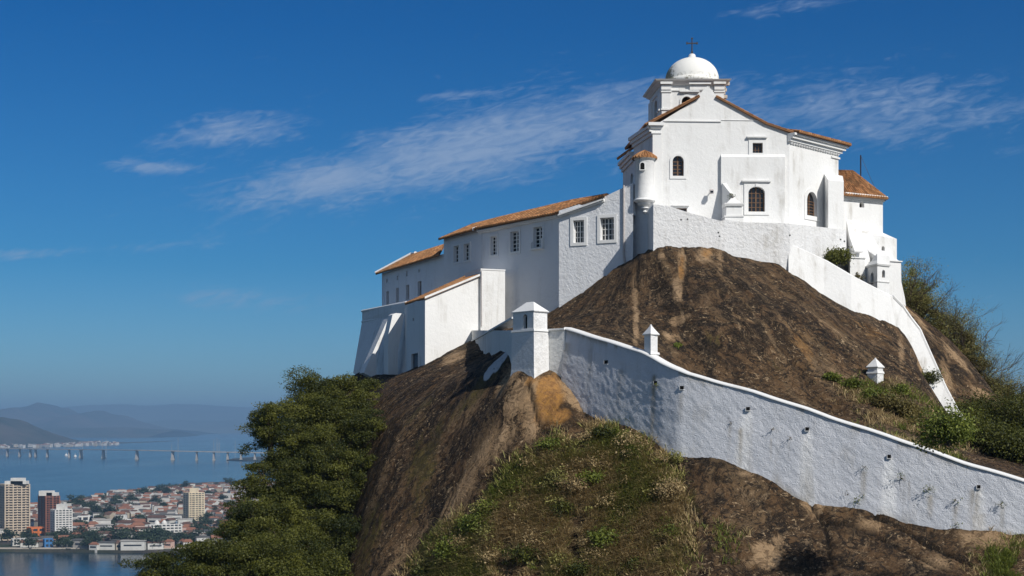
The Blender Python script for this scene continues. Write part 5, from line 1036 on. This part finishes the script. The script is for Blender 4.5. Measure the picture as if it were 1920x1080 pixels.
# ------------------------------------------------------------------ bridge
def bridge():
    deck = [(-420, 838.5), (0, 841.5), (150, 843.5), (260, 845), (330, 846.5), (400, 848), (480, 849.5), (640, 853), (760, 856)]; D0 = [5600, 5060, 4830, 4560, 4480, 4430, 4400, 4380, 4370]
    t = empty('road_bridge', P(330, 862, 4480), 'long low road bridge on tapered concrete piers crossing the bay', 'bridge'); pts = [P(x, y, d) for (x, y), d in zip(deck, D0)]
    m = MB(); 
    for a, b in zip(pts[:-1], pts[1:]):
        k = Vector((0, 11, 0)); z = Vector((0, 0, 2.6)); m.frus([a-k, b-k, b+k, a+k], [a-k+z, b-k+z, b+k+z, a+k+z])
    m.build('deck', M_CONC, t)
    for i, px in enumerate((-60, -30, 14, 37, 57, 67, 89, 130, 152, 194, 257, 324, 369, 401, 427, 452, 478, 505, 535)):
        D = float(np.interp(px, [d[0] for d in deck], D0)); py = float(np.interp(px, [d[0] for d in deck], [d[1] for d in deck])); c = P(px, py, D); s = .8 if i in (9, 10, 11, 8) else .5; m = MB()
        def rg(a, z): return [(c.x+x*a*s, D+y*7, z) for x, y in ((-1, -1), (1, -1), (1, 1), (-1, 1))]
        m.frus(rg(7.5, -1), rg(7, 4.2)); m.frus(rg(5.6, 4.21), rg(3.4, c.z-3)); m.frus(rg(4.4, c.z-2.99), rg(6, c.z-.02)); m.build('pier', M_CONC, t)
M_CONC = plain("bridge_concrete", (.4, .37, .33), .9, .1, .2, .05)
bridge()
for px, py, h, lb in ((155, 843, 22, 'thin pale pylon left of centre behind the bridge'), (192, 843, 32, 'pale pylon, left one of the close pair behind the bridge'), (199, 843, 34, 'pale pylon, right one of the close pair behind the bridge'), (322, 846, 26, 'faint pylon left of the tallest one'), (334, 846, 42, 'tallest pale pylon rising behind the bridge'), (401, 847, 40, 'pale pylon, left of the three near the trees'), (407, 847, 44, 'pale pylon, middle of the three near the trees'), (411, 847, 38, 'pale pylon, right of the three near the trees'), (441, 848, 36, 'pale pylon nearest to the leafy tree')):
    D = 4900; b = P(px, py, D); t = empty('pylon', (b.x, D, 0), lb, 'pylon', 'pylons behind the bridge'); m = MB()
    for sx, sy in ((-1, -1), (1, -1), (1, 1), (-1, 1)): m.tube([(b.x+sx*1.6, D+sy*1.6, 0), (b.x+sx*.3, D+sy*.3, b.z+h*1.1)], .18, 4)
    for k in range(5): z = (b.z+h)*(.3+.14*k); m.box((b.x, D, z), (3.0*(1-.14*k), .3, .3))
    m.build('mast', M_CONC, t)
for px, py, lb in ((124, 855, 'white round mooring buoy left of the main piers'), (141, 857, 'smaller white mooring buoy beside a bridge pier')):
    x, y = XYp(px, py); m = MB(); m.lathe((x, y), [(3, -1), (5, 1), (5, 4), (3, 6), (1, 7), (.6, 12)], 12); tag(m.build('mooring_buoy', M_WHITE), lb, 'buoy', 'mooring buoys by the bridge')
# ------------------------------------------------------------------ town
def mt(n, c, r=.85): return plain(n, c, r, .2, .12, .3)
WALLS = {k: mt('house_'+k, v) for k, v in dict(white=(.52, .51, .48), cream=(.38, .33, .26), grey=(.26, .25, .24), blue=(.3, .42, .56), pink=(.52, .36, .3)).items()}
ROOFS = {k: mt('roof_'+k, v) for k, v in dict(orange=(.24, .11, .07), brown=(.11, .065, .05), grey=(.11, .108, .105), pale=(.38, .36, .33)).items()}
M_WIN = plain("town_window", (.03, .035, .045), .3, .4, .2)
def house_proto(wl, rf, w, d, h, hip, label, small=True):
    t = empty('house', (0, 0, 0), label, 'house'); b = MB(); b.frus([(-w/2, -d/2, -2), (w/2, -d/2, -2), (w/2, d/2, -2), (-w/2, d/2, -2)], [(-w/2, -d/2, h), (w/2, -d/2, h), (w/2, d/2, h), (-w/2, d/2, h)]); b.build('wall', WALLS[wl], t)
    r = MB(); e = .5; W2, D2 = w/2+e, d/2+e
    if rf in ('grey', 'pale') and not hip: r.frus([(-W2, -D2, h+.02), (W2, -D2, h+.02), (W2, D2, h+.02), (-W2, D2, h+.02)], [(-W2, -D2, h+.6), (W2, -D2, h+.6), (W2, D2, h+.6), (-W2, D2, h+.6)])
    else:
        k = W2*.45 if hip else 0; rh = d*.24; vs = [(-W2, -D2, h+.02), (W2, -D2, h+.02), (W2, D2, h+.02), (-W2, D2, h+.02), (-W2+k, 0, h+rh), (W2-k, 0, h+rh)]; r.add(vs, [(0, 1, 5, 4), (1, 2, 5), (2, 3, 4, 5), (3, 0, 4), (3, 2, 1, 0)])
    r.build('roof', ROOFS[rf], t)
    f = MB()
    f.box((0, -d/2-.02, h*.55), (w*.75, .1, 1.3))
    f.build('windows', M_WIN, t); f = [c for c in t.children if c.name.startswith('windows')][0]; f.name = 'window_row'
    return t
def dup(root, loc, rz, sc=(1, 1, 1), label=None, group=None):
    r = root.copy(); COL.objects.link(r); r.location = loc; r.rotation_euler = (0, 0, rz); r.scale = sc
    if label: r['label'] = label
    if group: r['group'] = group
    for ch in list(root.children):
        c = ch.copy(); COL.objects.link(c); c.parent = r
        for g in ch.children: q = g.copy(); COL.objects.link(q); q.parent = c
    return r
PROT = []; rnd = random.Random(5)
for i, (wl, rf, hip) in enumerate((('white', 'orange', 1), ('white', 'brown', 0), ('cream', 'orange', 0), ('white', 'grey', 0), ('grey', 'grey', 0), ('cream', 'brown', 1), ('white', 'pale', 0), ('pink', 'orange', 1), ('blue', 'grey', 0), ('grey', 'orange', 0), ('white', 'orange', 0))):
    w = (11, 14, 9, 12, 13, 10, 16, 9, 12, 10, 13)[i]; d = (9, 9, 10, 10, 9, 9, 11, 10, 9, 9, 10)[i]; h = (4, 6, 4, 7, 5, 4, 8, 6, 4, 5, 5)[i]; w, d = w*.82, d*.82
    col = {'orange': 'orange tiled', 'brown': 'brown', 'grey': 'flat grey', 'pale': 'flat pale'}[rf]
    PROT.append(house_proto(wl, rf, w, d, h, hip, 'house')); PROT[-1]['lk'] = [wl, {'orange': 'orange', 'brown': 'brown', 'grey': 'grey', 'pale': 'pale'}[rf]]
AVOID = [(0, 50, 1000, 1012), (56, 110, 990, 1008), (84, 135, 1004, 1018), (334, 386, 968, 986), (270, 342, 992, 1006), (38, 82, 1000, 1012), (205, 246, 978, 990), (136, 178, 978, 990)]
land = [XYp(x, y, 2.2) for x, y in [(-150, 1031), (1100, 1031), (1100, 911), (440, 909), (335, 915), (280, 921.5), (235, 925.5), (195, 932), (155, 941), (115, 948), (-150, 953)]]
spots = []; rgt = np.random.default_rng(4); tries = 0
grid = {}
while len(spots) < 2300 and tries < 60000:
    tries += 1; py = HZ+1/(rgt.uniform(1/(1031-HZ), 1/(908-HZ))) if rgt.random() < .6 else rgt.uniform(909, 1031); px = rgt.uniform(-60, 1050); x, y = XYp(px, py, 2.2)
    if not bool(inpoly(np.array([x]), np.array([y]), land)[0]): continue
    if any(a-3 <= px <= b+3 and c-2 <= py <= d+3 for a, b, c, d in AVOID): continue
    if fbm(np.array([x/130.]), np.array([y/130.]), np.array([3.3]), 2)[0] > .42: continue
    k = (int(x//10), int(y//10)); 
    if any((k[0]+i, k[1]+j) in grid and math.hypot(grid[(k[0]+i, k[1]+j)][0]-x, grid[(k[0]+i, k[1]+j)][1]-y) < 10 for i in (-1, 0, 1) for j in (-1, 0, 1)): continue
    grid[k] = (x, y); spots.append((y, x, px, py))
spots.sort(); vis = [s for s in spots if s[2] < 470]
cut = vis[:285]; rest = vis[285:]+[s for s in spots if s[2] >= 470]
used = set()
def place(px, py):
    row = 'on the waterfront' if py > 1016 else 'in front' if py > 985 else 'mid-town' if py > 950 else 'far back' if py > 925 else 'on the far edge'
    col = [(55, 'by the beige tower'), (85, 'by the brown tower'), (135, 'by the white tower'), (180, 'by the warehouse'), (250, 'by the stepped building'), (300, 'left of the arched building'), (340, 'left of the cream tower'), (385, 'at the cream tower'), (600, 'by the leafy slope')]
    return row+' '+[c for a, c in col if px < a or a == 600][0]
def zland(y): return 2.2
for n_, (y, x, px, py) in enumerate(cut):
    i = rnd.choices(range(11), weights=(3, 3, 2, 3, 2, 3, 2, 2, 1, 2, 3))[0]; s = rnd.uniform(.75, 1.35); rz = rnd.choice((0, .35, -.3, 1.2))+rnd.uniform(-.1, .1); sc = (s*rnd.uniform(.9, 1.4), s, rnd.uniform(.8, 1.5))
    wl_, rf_ = PROT[i]['lk']; lab = f'{"large" if s > 1.15 else "small" if s < .9 else "mid-sized"} {wl_} house, {rf_} roof, {place(px, py)}'
    if i not in used: o = PROT[i]; o.location = (x, y, zland(y)); o.rotation_euler = (0, 0, rz); o.scale = sc; used.add(i)
    else: o = dup(PROT[i], (x, y, zland(y)), rz, sc)
    o['label'] = lab; o['group'] = 'houses of the peninsula town'
for i, p in enumerate(PROT):
    if i not in used:
        for c in list(p.children): bpy.data.objects.remove(c)
        bpy.data.objects.remove(p)
def mass(name, pts, label, cat='houses', mats=None, sz=(10, 8.5, 5), seed=1):
    rn = random.Random(seed); g = {}
    V = []; Fq = []; mi = []; names = [WALLS['white'], WALLS['cream'], WALLS['grey'], ROOFS['orange'], ROOFS['brown'], ROOFS['grey'], ROOFS['pale']]
    for x, y, z in pts:
        w, d, h = [q*rn.uniform(.7, 1.4)/2 for q in sz]; h *= 2; a = rn.uniform(-.6, .6); ca, sa = math.cos(a), math.sin(a); k = len(V); 
        def r(p, q): return (x+p*ca-q*sa, y+p*sa+q*ca)
        for zz in (z-2, z+h): V += [(*r(p, q), zz) for p, q in ((-w, -d), (w, -d), (w, d), (-w, d))]
        V += [(*r(-w, 0), z+h+d*.5), (*r(w, 0), z+h+d*.5)]; wm = rn.choice((0, 0, 0, 1, 2)); rm = rn.choice((3, 3, 4, 4, 5, 6))
        Fq += [(k, k+1, k+5, k+4), (k+1, k+2, k+6, k+5), (k+2, k+3, k+7, k+6), (k+3, k, k+4, k+7), (k+4, k+5, k+9, k+8), (k+6, k+7, k+8, k+9), (k+5, k+6, k+9), (k+7, k+4, k+8)]; mi += [wm]*4+[rm]*2+[wm]*2
    me = bpy.data.meshes.new(name); me.from_pydata(V, [], Fq); me.update()
    for q in names: me.materials.append(q)
    me.polygons.foreach_set('material_index', mi); return tag(link(name, me), label, cat, None, 'stuff')
mass('distant_houses', [(x, y, zland(y)) for y, x, px, py in rest], 'remaining tiny houses packed along the back of the peninsula town', seed=2)
fp = []
for _ in range(1000):
    px = rgt.uniform(-250, 225)
    if rgt.random() < max(0, (px-30)/230): continue
    py = rgt.uniform(np.interp(px, [-250, 0, 60, 130, 230], [823, 826, 832, 832, 832]), np.interp(px, [-250, 0, 100, 230], [846, 841, 838, 834])); x, y = XYp(px, py, 3)
    fp.append((x, y, 3+max(0, 835-py)*2*rgt.random()))
for _ in range(110): px = rgt.uniform(-40, 28); D = 7300; fp.append(((px-960)/F*D, D, rgt.uniform(10, 45) if px < 20 else rgt.uniform(5, 20)))
mass('shore_houses', fp, 'pale houses of the distant shore town below the near hill', sz=(17, 14, 9), seed=3)
# trees in the town
TP = []
for k in range(3):
    t = empty('town_tree', (0, 0, 0), ('rounded dark tree among the town houses', 'wide dark green tree among the town houses', 'tall dark tree among the town houses')[k], 'town tree'); m = MB(); m.tube([(0, 0, -1), (0, 0, 4)], [.5, .3], 6); m.build('trunk', M_BARK, t); rr = np.random.default_rng(k); pf = []
    for j in range(9): pf.append((np.array([rr.normal()*(2.2, 3.6, 1.5)[k], rr.normal()*2.4, 5.2+rr.normal()*(1.2, .8, 2.2)[k]]), (2.2, 2.2, 1.7), .4+rr.normal()*.2))
    crown_mesh('crown', pf, M_TOWNLEAF, .7, 26, t, rr, .3); TP.append(t)
nt_ = 0; tused = set()
for _ in range(2500):
    if nt_ >= 110: break
    if _ % 3 == 0: px, py = rgt.uniform(-30, 420), rgt.uniform(1014, 1031)
    else: px, py = rgt.uniform(130, 470), rgt.uniform(909, 1025)
    x, y = XYp(px, py, 2.2)
    if not bool(inpoly(np.array([x]), np.array([y]), land)[0]) or any(a <= px <= b and c <= py <= d+2 for a, b, c, d in AVOID): continue
    k = rnd.randrange(3); s = rnd.uniform(.8, 1.7); loc = (x, y, 2.2)
    if k not in tused: o = TP[k]; o.location = loc; o.scale = (s*1.2, s*1.2, s); tused.add(k)
    else: o = dup(TP[k], loc, rnd.uniform(0, 6), (s*1.2, s*1.2, s))
    o['label'] = ('rounded', 'wide', 'tall')[k]+(' big' if s > 1.25 else ' little')+' dark tree '+place(px, py); o['group'] = 'trees among the town houses'; nt_ += 1
# towers and landmark buildings
def block(name, label, px0, px1, yt, yb, mat, floors, dep=16, rz=.5, split=None, band=None, cols=4, top=None, cat='tower block', pen=None, left=.3):
    """two-faced block seen on a corner; left = share of the width taken by the left face"""
    D = D_at(yb, 2.2); s = D/F; xL, xR, xC = (px0-960)*s, (px1-960)*s, (px0+(px1-px0)*left-960)*s; h = (yb-yt)*s; t = empty(name, (xC, D, 2.2), label, cat)
    yL = D+(xC-xL)*1.6; yR = D+(xR-xC)*.45; q = [(xL, yL), (xC, D), (xR, yR), (xL+xR-xC, yL+yR-D)]; b = MB(); z0, z1 = 0, 2.2+h; b.frus([(*p, z0) for p in q], [(*p, z1) for p in q]); b.build('wall', mat, t)
    fh = h/floors
    for f in range(floors):
        z = 2.2+fh*(f+.3)
        for (a, c, nc, sd) in ((q[0], q[1], max(2, cols//2), 0), (q[1], q[2], cols, 1)):
            m = MB(); a_, c_ = Vector(a), Vector(c); d = (c_-a_); n = Vector((d.y, -d.x)).normalized(); p0, p1 = a_+d*.04, a_+d*.96
            m.frus([(*(p0+n*.05), z), (*(p1+n*.05), z), (*(p1-n*.3), z), (*(p0-n*.3), z)], [(*(p0+n*.05), z+fh*.5), (*(p1+n*.05), z+fh*.5), (*(p1-n*.3), z+fh*.5), (*(p0-n*.3), z+fh*.5)]); m.build('window_row', M_WIN, t)
        if band:
            m = MB(); a_, c_ = Vector(q[1]), Vector(q[2]); d = c_-a_; n = Vector((d.y, -d.x)).normalized()
            p0, p1 = a_+d*.06, a_+d*.94; m.frus([(*(p0+n*1.3), z-fh*.3), (*(p1+n*1.3), z-fh*.3), (*(p1-n*.1), z-fh*.3), (*(p0-n*.1), z-fh*.3)], [(*(p0+n*1.3), z+fh*.08), (*(p1+n*1.3), z+fh*.08), (*(p1-n*.1), z+fh*.08), (*(p0-n*.1), z+fh*.08)]); m.build('balcony_row', band, t)
    for (a, c, nc, w_) in ((q[0], q[1], max(2, cols//2), .30), (q[1], q[2], cols, .26)):
        a_, c_ = Vector(a), Vector(c); d = c_-a_; n = Vector((d.y, -d.x)).normalized()
        for i in range(nc+1):
            e = min(1-w_/nc/2, max(w_/nc/2, i/nc)); p0, p1 = a_+d*(e-w_/nc/2), a_+d*(e+w_/nc/2); m = MB(); o = 1.6 if band and nc == cols and i % 2 == 0 else .35
            m.frus([(*(p0+n*o), 0), (*(p1+n*o), 0), (*(p1-n*.1), 0), (*(p0-n*.1), 0)], [(*(p0+n*o), z1-.1), (*(p1+n*o), z1-.1), (*(p1-n*.1), z1-.1), (*(p0-n*.1), z1-.1)]); m.build('pier', mat, t)
    for (a, c, hh, mm) in (top or []):
        cx = xL+(xR-xL)*a; cx2 = xL+(xR-xL)*c; m = MB(); m.frus([(cx, D+3, z1+.02), (cx2, D+3, z1+.02), (cx2, D+12, z1+.02), (cx, D+12, z1+.02)], [(cx, D+3, z1+hh), (cx2, D+3, z1+hh), (cx2, D+12, z1+hh), (cx, D+12, z1+hh)]); m.build('roof_house', mm, t)
    return t
M_BEIGE = mt('tower_beige', (.52, .43, .33)); M_TWH = mt('tower_white', (.62, .61, .58)); M_BRN = mt('tower_brick', (.27, .115, .075)); M_BRN2 = mt('tower_brick_bands', (.17, .07, .05)); M_CRM = mt('tower_cream', (.68, .58, .42)); M_ORG = mt('orange_paint', (.60, .17, .05))
block('tower_block', 'tallest beige tower block at the left edge with many balcony rows', -12, 50, 908, 1003, M_BEIGE, 20, left=.33, band=M_BEIGE, cols=6, top=[(.3, .95, 3, M_TWH), (.48, .85, 6, M_TWH)])
block('tower_block', 'brown brick tower block with white rooftop boxes', 56, 109, 930, 998, M_BRN, 16, left=.55, cols=4, band=M_BRN2, top=[(.28, .75, 5, M_TWH), (.55, .9, 3.2, M_TWH)])
block('tower_block', 'shorter white tower block in front of the brown one', 86, 132, 956, 1012, M_TWH, 13, left=.38, cols=5, top=[(.38, .72, 5, M_TWH)])
block('tower_block', 'lone cream tower block in the middle of the low houses', 338, 381, 924, 977, M_CRM, 13, left=.36, cols=5, band=M_CRM, top=[(.38, .7, 5, M_CRM)])
for nm, lb, a, b, yt, yb, mat, fl, kw in (('commercial_building', 'bright orange building between the beige and white towers', 40, 82, 990, 1008, M_ORG, 2, dict(cols=2, left=.45)), ('public_building', 'long white building with an arched roof below the cream tower', 276, 336, 984, 1000, M_TWH, 3, dict(cols=8, left=.08)),
    ('white_building', 'stepped white building left of centre of the town', 209, 243, 974, 987, M_TWH, 2, dict(cols=3, left=.4, top=[(.4, .7, 4, M_TWH)])), ('warehouse', 'long white warehouse right of the short white tower', 134, 174, 968, 979, M_TWH, 1, dict(cols=3, left=.2)),
    ('waterfront_building', 'long low white waterfront building at the left edge', 18, 78, 1010, 1024, WALLS['white'], 2, dict(cols=9, left=.1)), ('blue_building', 'low building with a bright blue upper storey by the water', 78, 98, 1010, 1028, mt('blue_paint', (.05, .17, .38)), 2, dict(cols=2, left=.3)),
    ('red_roof_row', 'row building with red roof along the waterfront', 212, 262, 1020, 1030, ROOFS['orange'], 1, dict(cols=4, left=.1)), ('white_building', 'white building on the waterfront slope right of the short tower', 104, 142, 1013, 1028, WALLS['white'], 2, dict(cols=3, left=.3)), ('yellow_building', 'small yellow building behind the brown tower', 120, 142, 945, 951, mt('yellow_paint', (.6, .38, .06)), 1, dict(cols=3, left=.3)),
    ('white_building', 'pale podium building under the tallest beige tower', -20, 42, 1001, 1014, M_BEIGE, 2, dict(cols=5, left=.2)), ('white_building', 'white low building right of the waterfront row', 258, 305, 1002, 1010, M_TWH, 1, dict(cols=4, left=.3))):
    block(nm, lb, a, b, yt, yb, mat, fl, cat='building', **kw)
m = MB(); D = D_at(1000, 2.2); c = P(306, 984, D+8); s = D/F
for dx in (-12, 2): m.lathe((c.x+dx*s*1.0, c.y), [(6*s*.9, c.z), (6*s*.85, c.z+2), (5*s*.6, c.z+4), (.1, c.z+5)], 14)
m.build('roof_dome', M_TWH, [o for o in bpy.data.objects if o.name == 'public_building'][0])
# ================================================================== HAZE
def haze():
    m = bpy.data.materials.new('haze_air'); m.use_nodes = True; n = m.node_tree.nodes; n.clear(); out = n.new('ShaderNodeOutputMaterial'); v = n.new('ShaderNodeVolumePrincipled')
    v.inputs['Color'].default_value = (.31, .54, .84, 1); v.inputs['Density'].default_value = HAZE; v.inputs['Anisotropy'].default_value = 0
    m.node_tree.links.new(v.outputs[0], out.inputs['Volume']); b = MB(); x, y0, y1, z0, z1 = 34000, -600, 33000, -7.5, 520
    b.frus([(-x, y0, z0), (x, y0, z0), (x, y1, z0), (-x, y1, z0)], [(-x, y0, z1), (x, y0, z1), (x, y1, z1), (-x, y1, z1)]); tag(b.build('haze', m), 'thin blue sea haze', 'haze', None, 'stuff')
HAZE = 9.5e-5
haze()
